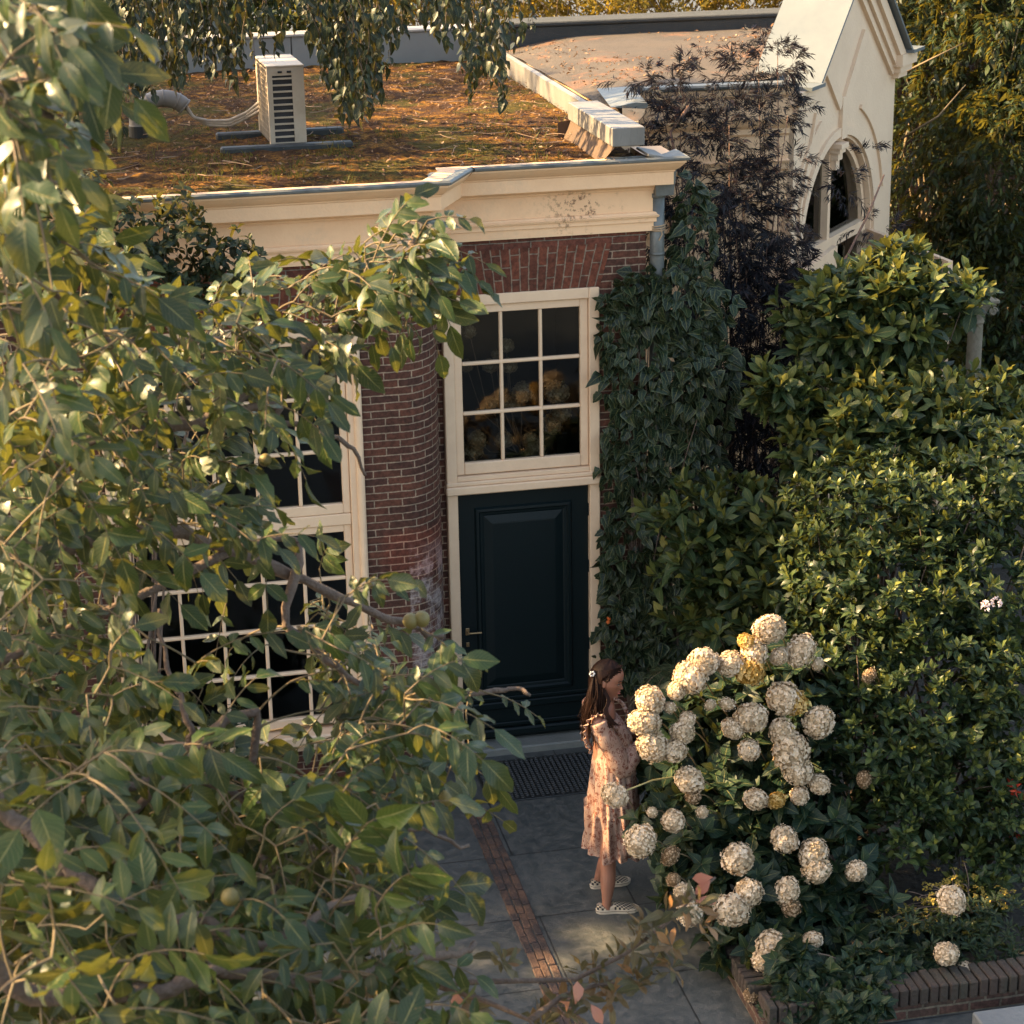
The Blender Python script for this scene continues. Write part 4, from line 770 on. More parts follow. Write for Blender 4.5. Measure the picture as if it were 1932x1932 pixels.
# ------------------------------------------------------------------ hydrangea with its flower heads
HB = [(1300, 1420, 11.5, 90, 110, .35), (1400, 1360, 11.5, 110, 110, .4), (1500, 1330, 11.4, 80, 100, .35), (1350, 1540, 11.2, 120, 90, .4), (1480, 1500, 11.2, 110, 100, .4), (1300, 1620, 11.0, 70, 70, .3), (1420, 1650, 10.9, 120, 90, .4), (1560, 1620, 10.9, 100, 90, .4), (1480, 1760, 10.6, 120, 80, .35), (1600, 1760, 10.6, 100, 70, .3), (1400, 1800, 10.5, 60, 60, .2), (1720, 1790, 10.5, 100, 60, .25), (1800, 1760, 10.5, 70, 60, .2), (1240, 1540, 11.2, 40, 50, .2), (1540, 1240, 11.9, 60, 40, .2)]
hy_ = cover('hydrangea_bush', 'large hydrangea bush with cream ball flowers beside the woman', 'hydrangea', hydm, HB, 1150, 5, (.09, .155), .72, 'heart', (45, 85), 5, [(3.9, 11.2, .2), (4.1, 10.8, .2), (4.2, 11.5, .2)], .5, frac=.06, shell=(.6, 1.0), r0=.008, smat=twigm, part='foliage')
def head_mesh(name, mat, seed, n=260, sq=1.0, gap=0):
    rr = np.random.default_rng(seed); i = np.arange(n)+.5; ph = np.arccos(1-2*i/n); th = np.pi*(1+5**.5)*i
    d = np.stack([np.cos(th)*np.sin(ph), np.sin(th)*np.sin(ph), np.cos(ph)], 1); d = nrm(d+.06*rr.standard_normal(d.shape))
    if gap: d = d[rr.random(len(d)) > gap]
    lm = np.array([noise.noise(Vector(q*2.6)+Vector((seed, 0, 0))) for q in d]); r = 1+.13*lm+.045*rr.standard_normal(len(d)); V, Fc = [], []; U = []; RN = []
    for k, (q, r_) in enumerate(zip(d, r)):
        a = nrm(np.cross(q, rr.standard_normal(3))); b_ = np.cross(q, a); s = .175*(1+.2*rr.standard_normal()); c = q*r_*np.array([1, 1, sq]); n0 = len(V); V.append(c-q*.03)
        for j in range(8):
            an = j*math.pi/4; rad = s*(1.0 if j % 2 == 0 else .62); V.append(c+(a*math.cos(an)+b_*math.sin(an))*rad+q*(.035*rr.standard_normal()))
        for j in range(0, 8, 2): Fc.append([n0, n0+1+(j-1) % 8, n0+1+j, n0+1+(j+1) % 8]); U += [.5, .2, .2, .5, .5, .8, .8, .5]; RN.append(min(1, max(0, .5+1.1*noise.noise(Vector(q*1.7)+Vector((0, seed, 4)))+.25*rr.standard_normal())))
    # dark core
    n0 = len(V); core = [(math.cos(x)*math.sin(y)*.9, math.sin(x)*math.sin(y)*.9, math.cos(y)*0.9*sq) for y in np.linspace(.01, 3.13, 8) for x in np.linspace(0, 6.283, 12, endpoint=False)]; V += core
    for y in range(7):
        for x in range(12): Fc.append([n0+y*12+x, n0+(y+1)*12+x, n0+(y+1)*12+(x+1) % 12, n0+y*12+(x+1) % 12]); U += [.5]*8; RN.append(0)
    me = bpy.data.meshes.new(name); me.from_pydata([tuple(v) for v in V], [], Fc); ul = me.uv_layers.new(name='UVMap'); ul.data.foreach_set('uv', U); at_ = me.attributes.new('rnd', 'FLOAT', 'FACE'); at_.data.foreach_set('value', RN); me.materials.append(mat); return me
wh = leaf_mat('cream floret', [(0.4032, 0.3032, 0.1869), (0.5376, 0.4115, 0.27), (0.6048, 0.4765, 0.3323), (0.672, 0.5523, 0.405)], (.75, .62, .42), .22, .7, 0, spec=.2)
gd_ = leaf_mat('golden floret', [(.30, .17, .03), (.48, .29, .08), (.60, .42, .17)], (.6, .4, .1), .22, .7, 0, spec=.2)
tn = leaf_mat('fading floret', [(.16, .10, .05), (.34, .23, .13), (.46, .33, .21)], (.5, .3, .15), .2, .7, 0, spec=.2)
HM = {'w': [head_mesh('flower_head', wh, k, 230, (1, .88, 1.08, .95, .8, 1.15, .92, 1.0)[k]) for k in range(8)], 'g': [head_mesh('flower_head', gd_, 7, 200, .9)], 't': [head_mesh('flower_head', tn, 9, 150, 1.15, .2)], 'o': [head_mesh('flower_head', wh, 12, 120, .9, .35)]}
heads = """1452 1187 30 w;1410 1212 20 g;1423 1232 25 w;1377 1252 25 w;1414 1265 28 g;1510 1228 27 w;1470 1238 18 w;1543 1253 13 o;1328 1249 27 w;1302 1278 30 w;1277 1303 18 w;1226 1322 26 w;1216 1362 31 w;1232 1408 26 w;1264 1335 13 o;1297 1358 16 w;1288 1382 22 w;1272 1416 22 w;1372 1328 15 o;1382 1375 21 w;1417 1354 31 w;1478 1318 30 w;1497 1325 26 g;1545 1363 30 w;1475 1380 24 w;1413 1415 20 w;1492 1418 33 w;1504 1452 28 w;1546 1480 20 w;1508 1501 18 w;1300 1472 28 w;1307 1502 14 t;1425 1508 22 w;1464 1510 17 g;1270 1549 20 w;1325 1532 13 o;1160 1500 28 w;1208 1587 27 w;1230 1532 11 o;1264 1615 16 t;1392 1620 28 w;1480 1583 27 w;1535 1612 26 w;1541 1642 25 w;1614 1643 21 w;1270 1660 13 t;1291 1686 21 w;1300 1722 24 w;1412 1685 26 w;1380 1717 31 w;1484 1682 24 w;1493 1712 17 t;1458 1785 32 w;1440 1812 22 w;1532 1775 20 w;1795 1698 26 w;1785 1800 22 w;1820 1832 18 w;1648 1843 11 o;1672 1794 13 w;1618 1790 13 t;1418 1878 15 t;1630 1470 14 t;1640 1275 12 t;1340 1330 12 o;1500 1245 14 o"""
hpos = []
for i, s in enumerate(heads.split(';')):
    px, py, r, kd = s.split(); px, py, r = float(px), float(py), float(r); Y = 11.08-.00085*(py-1250)*1.2 if py < 1500 else 10.84-.0022*(py-1500)*.9
    if px > 1700: Y = 10.02
    if px < 1260: Y = min(Y, 11.12 if px > 1190 else 11.05)
    c = at(px, py, Y); rr = r*1.02*scl(px, py, Y); o = link('flower_head', HM[kd][i % len(HM[kd])], hy_); o.location = tuple(map(float, c)); o.scale = (rr*random.uniform(.92, 1.08), rr*random.uniform(.9, 1.05), rr*random.uniform(.85, 1.15)); o.rotation_euler = (random.uniform(-.6, .6), random.uniform(-.6, .6), random.uniform(0, 6)); hpos.append((c, rr))
    if kd == 'g': o['label'] = 'golden yellow flower head'
    if kd == 't': o['label'] = 'small brownish fading flower head'
mb = MB()
for c, rr in hpos:
    b_ = c+np.array([.18+.1*random.random(), .25, -.25]); mb.tube([c+(b_-c)*t+np.array([0, 0, .05*math.sin(3.1*t)]) for t in np.linspace(0, 1, 6)], .0045, 5)
mb.build('flower_stems', twigm, hy_, True)
c0 = hpos[36][0]; b1 = at(1300, 1462, 11.15); mb = MB(); mb.tube([c0, (c0+b1)/2+np.array([0, 0, .03]), b1], .005, 6); mb.build('flower_stem', M('pale stem', (.35, .30, .12), .6), hy_, True)
# dried hydrangeas standing behind the transom window
dr = thing('dried_bouquet', 'dried hydrangea heads standing inside the window above the door', 'dried flowers', (3, 14.3, 2.1))
drm = leaf_mat('dried floret', [(.22, .15, .09), (.34, .24, .15), (.42, .32, .22)], (.5, .35, .2), .2, .8, 0); dme = [head_mesh('flower_head', drm, 20+k, 170, (1, .85)[k]) for k in range(2)]
for i, (px, py, r) in enumerate([(885, 625, 13), (955, 652, 15), (935, 668, 9), (960, 690, 16), (880, 690, 12), (925, 690, 15), (985, 740, 20), (965, 760, 20), (930, 765, 14), (1050, 740, 24), (1040, 800, 20), (950, 830, 18), (900, 830, 18), (890, 850, 22), (1000, 830, 16), (1060, 780, 18), (1010, 850, 20)]):
    c = at(px, py, 14.08+.1*(i % 3)); sm2 = MB(); sm2.tube([c, (c[0]*.7+3.0*.3, c[1]+.05, (c[2]+2.1)/2), (3.0+.02*(i % 5), 14.3, 2.12)], .004, 4); sm2.build('stem', bark, dr); o = link('flower_head', dme[i % 2], dr); o.location = tuple(map(float, c)); o.scale = (r*scl(px, py, 14.1),)*3
# ------------------------------------------------------------------ leaf plants on the left wall
pr = [(.2, 13.2, .1), (-.3, 13.2, .1)]
cover('pear_tree', 'small pear tree with glossy leaves reaching up over the cream cornice', 'tree', earm, [(340, 450, 12.95, 60, 60, .25), (430, 500, 12.95, 60, 50, .25), (290, 520, 12.95, 70, 70, .25), (400, 560, 12.95, 70, 40, .25), (230, 440, 13.0, 60, 60, .3), (330, 390, 12.95, 30, 30, .1), (130, 420, 12.95, 80, 90, .3), (150, 560, 12.95, 90, 80, .3)], 420, 6, (.05, .085), .55, 'oval', (30, 90), 4, [(.0, 13.1, .1), (.2, 13.15, .1)], .4, .3, frac=.025, curl=.4)
cover('camellia_bush', 'dark glossy bush growing below the large window', 'shrub', earm, [(150, 1470, 12.6, 80, 90, .3), (60, 1250, 12.8, 70, 110, .3), (280, 1510, 12.5, 90, 60, .3), (390, 1530, 12.3, 90, 70, .3), (510, 1500, 12.4, 70, 50, .3), (440, 1600, 12.0, 110, 80, .3), (250, 1620, 12.0, 120, 90, .3), (90, 1620, 12.2, 100, 90, .3), (580, 1560, 12.2, 70, 60, .3), (620, 1640, 12.0, 60, 60, .3), (430, 1380, 12.9, 50, 40, .15), (120, 1750, 11.5, 120, 90, .3), (330, 1760, 11.5, 100, 80, .3)], 1500, 6, (.06, .10), .42, 'oval', (40, 100), 3, [(.2, 12.5, .1), (1.0, 12.4, .1), (-.4, 12.6, .1)], .3, .5, frac=.05)
# ------------------------------------------------------------------ weeping branches over the roof
bt = thing('weeping_tree', 'weeping tree whose hanging twigs screen the back of the moss roof', 'tree', (-3.2, 17.0, 0))
P, D, N, mb = [], [], [], MB()
lb = [(x, y, Y) for x, y, Y in ((-700, -250, 15.5), (-100, -200, 14.8), (300, -160, 14.2), (700, -130, 13.8), (960, -110, 13.6))]
mb.tube([at(*q) for q in lb], [.09, .07, .05, .03, .015], 8)
lb2 = [(-700, -350, 16.5), (0, -200, 16.2), (500, -150, 16), (900, -120, 15.8)]; mb.tube([at(*q) for q in lb2], [.08, .06, .04, .015], 8)
j = at(*lb[0]); mb.tube([(-3.6, 16.2, 0), (-3.6, 16.1, 3), (-3.5, 16, 6), tuple(j)], [.25, .2, .15, .09], 12)
def lowy(px):   # how far down the strands reach in the photo
    return np.interp(px, [150, 230, 300, 380, 450, 520, 560, 600, 640, 700, 740, 800, 860, 900, 950, 990], [330, 260, 190, 150, 175, 110, 70, 110, 225, 235, 110, 60, 90, 205, 215, 60])
for k in range(250):
    px = random.choice([random.uniform(150, 470), random.uniform(580, 740), random.uniform(150, 740), random.uniform(740, 990)]) if k < 225 else random.uniform(885, 955)
    if 740 < px < 985 and k < 300 and random.random() < .55: continue
    if 470 < px < 590 and random.random() < .5: continue
    Y = random.uniform(13.3, 16.2); yl = lowy(px)*random.uniform(.45, 1.0)+random.uniform(-10, 10); pts = []; y = random.uniform(-150, -60) if random.random() < .6 else random.uniform(-60, max(-59, yl-60)); x = px-(yl-y)*.12; ph = random.uniform(0, 6)
    while y < yl: pts.append(at(x, y, Y)); y += 13; x += 1.6+4*math.sin(ph+y*.03)
    if len(pts) < 3: continue
    mb.tube(pts, list(np.linspace(.0035, .0012, len(pts))), 4, False)
    for i in range(1, len(pts)):
        for q in range(2 if random.random() < .75 else 1):
            a = random.uniform(0, 6.28); P.append(pts[i]+(pts[i-1]-pts[i])*random.random()); D.append((math.cos(a)*.6, math.sin(a)*.6, -.8)); N.append((math.cos(a)+.3*random.gauss(0, 1), math.sin(a)-.35, .6+.3*random.gauss(0, 1)))
leaves('crown', birm, np.array(P), np.array(D), np.array(N), rng.uniform(.045, .10, len(P)), .62, 'heart', 4, .25, .3, .04, bt); mb.build('branch', bark, bt, True)
# ------------------------------------------------------------------ walnut tree in the left foreground
wt = thing('walnut_tree', 'walnut tree with large compound leaves and round green nuts filling the left foreground', 'tree', (-2.2, 6.0, 0))
mb = MB(); tr_ = [(-2.2, 6.0, 0), (-2.15, 6.05, 2), (-2.25, 6.0, 3.6), (-2.1, 6.1, 5.2), (-2.2, 6.2, 7)]; mb.tube(tr_, [.22, .18, .16, .12, .09], 14); mb.build('trunk', bark, wt, True)
limbs_px = [([(-160, 1830, 6.6), (88, 1701, 6.6), (120, 1627, 6.6), (151, 1546, 6.6), (176, 1497, 6.6), (211, 1482, 6.7), (246, 1487, 6.7), (317, 1469, 6.8), (450, 1500, 7.0), (507, 1645, 7.0), (520, 1700, 7.0)], .030, 1.6),
 ([(317, 1469, 6.8), (355, 1423, 6.9), (352, 1342, 6.9), (317, 1255, 7.0), (300, 1150, 7.1)], .018, 1.6),
 ([(355, 1423, 6.9), (468, 1515, 7.0), (563, 1585, 7.0), (640, 1600, 7.1), (760, 1560, 7.2), (880, 1600, 7.3)], .018, 1.5),
 ([(-200, 900, 7.2), (60, 880, 7.3), (200, 820, 7.4), (387, 790, 7.5), (457, 740, 7.6), (560, 660, 7.7), (650, 600, 7.8), (760, 500, 7.8), (790, 440, 7.8)], .04, 4.4),
 ([(387, 790, 7.5), (520, 800, 7.6), (640, 830, 7.7), (690, 900, 7.8)], .018, 4.5),
 ([(-200, 1150, 7.0), (60, 1050, 7.1), (280, 1000, 7.3), (440, 1040, 7.5), (600, 1110, 7.6), (740, 1170, 7.7), (830, 1200, 7.8)], .035, 3.4),
 ([(440, 1040, 7.5), (540, 1180, 7.5), (680, 1290, 7.6), (820, 1330, 7.7), (950, 1300, 7.8), (1000, 1310, 7.8)], .02, 3.4),
 ([(-200, 400, 6.3), (0, 430, 6.4), (80, 520, 6.6), (160, 620, 6.8), (260, 650, 7.0), (420, 640, 7.2)], .03, 5.4),
 ([(-200, 150, 5.4), (-40, 180, 5.5), (60, 150, 5.6), (140, 100, 5.7), (200, 30, 5.8)], .03, 6.2),
 ([(-60, 180, 5.5), (60, 300, 5.7), (120, 360, 5.8)], .015, 6.2),
 ([(-200, 1500, 5.8), (20, 1540, 5.8), (200, 1690, 5.8), (380, 1740, 5.9), (500, 1780, 6.0), (640, 1700, 6.3), (760, 1690, 6.6)], .03, 2.6),
 ([(-200, 1900, 5.6), (60, 1880, 5.6), (300, 1870, 5.7), (420, 1830, 5.8), (560, 1850, 6.2), (700, 1830, 6.5), (850, 1800, 6.8), (900, 1780, 6.9)], .03, 1.2),
 ([(680, 1290, 7.6), (700, 1400, 7.5), (760, 1480, 7.4), (850, 1520, 7.4)], .012, 0), ([(640, 1600, 7.1), (700, 1680, 7.0), (780, 1760, 7.0)], .01, 0)]
LS = []
for pts, r, tz in limbs_px:
    Q = [atd(*q) for q in pts]
    if tz: Q = [np.array((-2.17, 6.05, tz))]+Q
    t_ = np.linspace(0, len(Q)-1, (len(Q)-1)*6+1); Qa = np.array(Q); 
    def cr(i, u):
        p0, p1, p2, p3 = Qa[max(i-1, 0)], Qa[i], Qa[min(i+1, len(Qa)-1)], Qa[min(i+2, len(Qa)-1)]; return .5*((2*p1)+(-p0+p2)*u+(2*p0-5*p1+4*p2-p3)*u*u+(-p0+3*p1-3*p2+p3)*u**3)
    Qs = [cr(min(int(x), len(Qa)-2), x-min(int(x), len(Qa)-2)) for x in t_]; Qs = [q+.006*rng.standard_normal(3) for q in Qs]
    mb = MB(); mb.tube(Qs, [r*(1-.7*k/len(Qs))*(1+.1*rng.standard_normal()) for k in range(len(Qs))], 8); mb.build('branch', bark, wt, True); LS += Qs[3:]
LS = np.array(LS)
xr_ = lambda y: np.interp(y, [-60, 0, 120, 200, 300, 370, 400, 440, 560, 620, 660, 720, 800, 900, 1000, 1060, 1130, 1200, 1270, 1310, 1350, 1420, 1500, 1600, 1700, 1800, 1990], [250, 240, 205, 190, 150, 115, 140, 240, 420, 660, 690, 700, 690, 690, 700, 740, 790, 840, 880, 960, 940, 890, 890, 850, 860, 900, 960])
def dens(x, y):
    d = 1.0
    if y < 380: d = .9
    if 540 < x < 700 and 680 < y < 1040: d = .14
    if 440 < x < 560 and 600 < y < 700: d = .7
    if 230 < x < 620 and 1090 < y < 1400: d = .26
    if 60 < x < 560 and 1000 < y < 1370: d = .07
    if 380 < x < 640 and 1370 < y < 1440: d = .3
    if 430 < x < 680 and 690 < y < 1000: d = .16
    if 80 < x < 240 and 1080 < y < 1400: d = .45
    if 250 < x < 500 and 400 < y < 600: d = .30
    if 600 < x < 850 and 1060 < y < 1250: d = .6
    if 230 < x < 560 and 1420 < y < 1640: d = .5
    if 150 < x < 560 and 1620 < y < 1740: d = .75
    if 440 < x < 740 and 1700 < y < 1932: d = .3
    if x > 650 and 1500 < y < 1900: d = .75
    return d
anch = []
while len(anch) < 980:
    x, y = random.uniform(-60, 1000), random.uniform(-60, 1990)
    if x > xr_(y)-115 or random.random() > dens(x, y): continue
    D_ = np.interp(y, [0, 400, 800, 1200, 1600, 1932], [5.6, 6.6, 7.4, 7.4, 6.8, 6.3])+random.uniform(-.9, .9)
    if x < 260 and random.random() < .3: D_ -= .8
    anch.append((x, y, max(D_, 4.7)))
for x, y in [(700, 450), (720, 420), (745, 440), (770, 430), (800, 450), (820, 470), (760, 480), (700, 500), (740, 520), (790, 510), (820, 530), (680, 550), (730, 570), (780, 560), (660, 600), (720, 450), (760, 455)]: anch.append((x-12, y+8, 7.8+random.uniform(-.15, .15)))
for _ in range(85): x = random.uniform(330, 830); anch.append((x, np.interp(x, [330, 600, 830], [690, 590, 470])+random.uniform(-95, 60), 7.7+random.uniform(-.4, .3)))
for x, y in [(900, 1300), (930, 1310), (880, 1360), (860, 1430), (860, 1250), (800, 1190), (830, 1500)]: anch.append((x, y, 7.7))
tips = np.array([atd(*a) for a in anch]); tmb = MB(); nodes = [tuple(q) for q in LS]; base = np.zeros_like(tips)
d0 = np.array([np.min(np.linalg.norm(LS-p, axis=1)) for p in tips]); nodes = np.array(nodes)
for i in np.argsort(d0):
    p = tips[i]; dd_ = np.linalg.norm(nodes-p, axis=1); k = np.argmin(dd_+.05*rng.random(len(dd_))); b_ = nodes[k]; l = dd_[k]
    mid = (b_+p)/2+np.array([0, 0, .08*l])+.06*l*rng.standard_normal(3); pts_ = np.array([b_*(1-t)**2+2*mid*t*(1-t)+p*t*t for t in np.linspace(0, 1, 6)]); base[i] = pts_[4]
    tmb.tube(pts_, list(np.linspace(.0032+.004*min(l, .6), .0028, 6)), 5, False); nodes = np.concatenate([nodes, pts_[1:]])
mt_ = len(tips); A = nrm(tips-base)*.5+np.array([.45, -.1, .05])+.55*rng.standard_normal((mt_, 3)); A[:, 2] -= .15
e0 = np.array([a[1] for a in anch]); Lr = rng.uniform(.13, .27, mt_); ll = rng.uniform(.062, .122, mt_)
lo_ = e0 > 1400; ll[lo_] *= 1.15; Lr[lo_] *= 1.15; hi = (np.array([a[0] for a in anch]) < 260) & (e0 < 450); ll[hi] *= 1.12
pts = tips
p, d, nn, L_, Rr = pinnate(pts, A, 3, Lr, ll, .30, .22, 60, .6, np.where((e0 < 1050)[:, None], np.array([[-.42, -.45, .8]]), np.array([[-.1, -.62, .78]])), .30)
leaves('crown', walm, p, d, nn, L_, .48, 'oval', 6, .22, .22, .04, wt)
for r in Rr: tmb.tube(r, [.0028, .0026, .0022, .0018, .0014], 4, False)
tmb.build('twig', twigm, wt, True)
nutm = M('green walnut husk', (.20, .15, .035), .5, (.12, .10, .03), 60, .6, .2, 80); nm = MB(); nm.lathe([(.001, -1.08), (.35, -1.0), (.7, -.75), (.95, -.3), (1, .05), (.9, .5), (.62, .83), (.3, .99), (.08, 1.05), (.001, 1.04)], seg=18)
nut0 = None
for px, py, D_, r in [(75, 146, 5.6, 15), (102, 144, 5.6, 15), (232, 641, 7, 12), (84, 655, 7, 16), (302, 1002, 7.3, 16), (775, 1172, 7.6, 15), (796, 1168, 7.6, 15), (727, 1268, 7.6, 13), (806, 1368, 7.5, 16), (842, 1506, 7.4, 15), (782, 1318, 7.5, 13), (713, 1592, 7.1, 16), (702, 1615, 7.1, 15), (434, 1693, 5.9, 17), (846, 1762, 6.8, 16), (705, 1100, 7.5, 12), (500, 868, 7.4, 12)]:
    c = atd(px, py, D_-.12); o = nm.build('walnut', nutm, wt, True) if nut0 is None else nut0.copy()
    if nut0 is None: nut0 = o
    else: S.collection.objects.link(o)
    o.location = tuple(map(float, c)); o.scale = (r*D_/F,)*3; o.rotation_euler = (random.uniform(-.6, .6), random.uniform(-.6, .6), 0)
# ------------------------------------------------------------------ foreground shrub tips at the bottom
rhm = leaf_mat('bronze green leaf', [(.05, .06, .03), (.09, .085, .045), (.16, .10, .05), (.28, .13, .05)], (.6, .35, .08), .25, .42, .3, 6, .6)
rs = thing('magnolia_branch', 'reddish green magnolia shrub reaching in at the bottom edge in front of the path', 'shrub', (1.6, 6.6, 0)); mb = MB()
br_ = [[(560, 1990, 7.4), (700, 1900, 7.4), (780, 1862, 7.4), (900, 1852, 7.4), (1000, 1850, 7.45), (1085, 1848, 7.5), (1180, 1800, 7.5), (1260, 1740, 7.6), (1320, 1680, 7.6), (1350, 1655, 7.6)], [(830, 1860, 7.4), (920, 1890, 7.4), (1000, 1925, 7.3), (1040, 1990, 7.2)], [(1000, 1925, 7.3), (1060, 1880, 7.4), (1120, 1860, 7.5), (1200, 1850, 7.5)], [(560, 1990, 7.4), (500, 2300, 7.6), (480, 2600, 8)]]
for q in br_: Q = np.array([atd(*a) for a in q]); mb.tube(Q, list(np.linspace(.013, .004, len(Q))), 7)
gl_ = atd(480, 2600, 8); mb.tube([gl_, (gl_[0], gl_[1]-.2, 1), (gl_[0], gl_[1]-.3, 0)], [.02, .03, .035], 7)
mb.build('branch', bark, rs, True)
an = [(px+random.uniform(-14, 14), py+random.uniform(-12, 12)) for px, py in [(1320, 1700), (1280, 1720), (1250, 1730), (1220, 1745), (1200, 1770), (1240, 1790), (1280, 1790), (1180, 1800), (1150, 1810), (1130, 1830), (1180, 1840), (1220, 1830), (1260, 1840), (1100, 1850), (1130, 1870), (1170, 1870), (1080, 1890), (1050, 1900), (950, 1800), (960, 1830), (1000, 1900), (1020, 1930), (900, 1910), (860, 1920), (1080, 1930), (1140, 1900), (1210, 1870), (1310, 1740), (1230, 1760), (760, 1900), (700, 1890), (650, 1910), (600, 1900), (800, 1880)]]
P = np.array([atd(x, y, 7.45+random.uniform(-.12, .12)) for x, y in an]); A = np.array([(.5+.4*random.gauss(0, 1), -.3+.3*random.gauss(0, 1), .8) for _ in P])
leaves('crown', rhm, *sprigs(P, A, 8, (25, 85), .03), rng.uniform(.045, .095, 8*len(P)), .40, 'obov', 4, .25, .3, .05, rs)
pk = leaf_mat('pink young leaf', [(.42, .16, .12), (.55, .26, .16)], (.7, .25, .15), .3, .4, .2, 6)
P = np.array([atd(1075, 1890, 7.3), atd(1085, 1895, 7.3), atd(1115, 1895, 7.3), atd(1345, 1655, 7.5), atd(1340, 1660, 7.5), atd(1310, 1700, 7.5), atd(860, 1870, 7.3)]); 
for q in P: leaves('young_leaf', pk, q[None], rdir(1)*[1, .3, .6], rdir(1)*.4+[0, -1, .6], .075, .6, 'obov', 4, parent=rs)
# ------------------------------------------------------------------ unseen trees added beyond the left edge to shade and dapple the garden
LIT = [(B_[0], B_[1], B_[2], B_[3]) for B_ in [(1150, 1400, 11.5, .22), (1160, 1560, 11.4, .16), (1100, 1740, 11.15, .15), (1055, 1780, 11.0, .06), (1135, 1780, 11.0, .08), (980, 1790, 10.9, .10), (1300, 1260, 11.2, .35), (1220, 1350, 11.1, .30), (1430, 1210, 11.3, .3), (1680, 530, 13.5, .9), (1620, 740, 13.3, .35), (1500, 1250, 12, .3), (930, 230, 15.5, .55), (740, 290, 14.3, .35), (620, 230, 15.6, .25), (1030, 255, 14.7, .3), (820, 180, 17, .3), (660, 160, 18, .25), (850, 270, 14.7, .2), (400, 290, 14.3, .25), (1180, 130, 16.8, .4), (1380, 90, 18, .6), (1250, 75, 18.2, .4), (1080, 110, 17.5, .2), (1560, 60, 16.5, 1.2), (1150, 215, 14.5, .4), (1020, 160, 16.5, .4), (760, 500, 7.6, .9), (820, 560, 7.7, .6), (560, 640, 7.2, .35), (380, 740, 7, .35), (100, 500, 6.6, .35), (170, 60, 5.6, .4), (60, 760, 6.8, .25), (250, 620, 6.8, .3), (700, 900, 7.4, .15), (100, 1600, 6.4, .2), (480, 1020, 7.2, .25), (1300, 200, 14.9, .5), (1550, 480, 14.5, .4), (200, 1850, 6, .15), (1850, 60, 18.5, 1.2), (1780, 260, 18.5, .7), (1300, 700, 13.8, .12)]]
for _ in range(26): LIT.append((random.uniform(560, 1150), random.uniform(160, 300), random.uniform(14.2, 17), random.uniform(.08, .25)))
for _ in range(70): LIT.append((random.uniform(1250, 1930), random.uniform(620, 1500), random.uniform(11.2, 13), random.uniform(.08, .2)))
for _ in range(170): LIT.append((random.uniform(0, 860), random.uniform(0, 1050), random.uniform(5.6, 7.8), random.uniform(.14, .36)))
for _ in range(120): LIT.append((random.uniform(0, 850), random.choice([random.uniform(0, 1000), random.uniform(0, 1000), random.uniform(1000, 1900)]), random.uniform(5.5, 7.8), random.uniform(.05, .15)))
LITW = [(at(a, b, c), r) for a, b, c, r in LIT]; SV = np.array(SUN)
def shade_tree(name, label, c, rad, n, L, root, seed, thr=-.35):
    r = thing(name, label, 'tree', root); d = rdir(n); lm = np.array([noise.noise(Vector(q*3)+Vector((seed, 0, 0))) for q in d])
    P = np.array(c)+d*np.array(rad)*(rng.random(n)**.45*(1+.8*lm))[:, None]; m_ = np.array([noise.noise(Vector(q*1.1)+Vector((seed, 3, 0))) for q in P]) > thr; P = P[m_]
    for q, rr in LITW:
        v = P-q; perp = np.linalg.norm(v-np.outer(v@SV, SV), axis=1); P = P[perp > rr+L*.25]  # crown leaves cut away so sunbeams reach the LIT points
    leaves('crown', walm, P, rdir(len(P)), rdir(len(P))+[0, 0, .8], rng.uniform(L*.7, L*1.3, len(P)), .6, 'oval', 2, parent=r)
    mb = MB(); top_ = np.array(c); mb.tube([root, (np.array(root)+top_)/2, top_], [.28, .2, .1], 10)
    for k in range(14): q = P[rng.integers(len(P))]; a = np.array(root)*.3+top_*.7; mb.tube([a, (a+q)/2+[0, 0, .3], q], [.09, .05, .01], 6)
    mb.build('trunk', bark, r, True)
shade_tree('unseen_shade_tree', 'tall leafy tree added unseen beyond the left edge to dapple the garden', (-8.2, 12.9, 9.2), (2.8, 3.6, 3.4), 19000, .2, (-8.6, 12.0, 0), 1)
shade_tree('unseen_shade_tree', 'broad tree added unseen at the far left to shade the walnut', (-7.0, 9.2, 8.2), (2.6, 3.2, 3.4), 17000, .19, (-6.9, 9.4, 0), 5)
shade_tree('unseen_shade_tree', 'tall tree added unseen behind the garden house to shade its roof', (-6.4, 18.2, 9.0), (3.0, 3.4, 3.0), 24000, .19, (-6.2, 20.4, 0), 9, -.42)
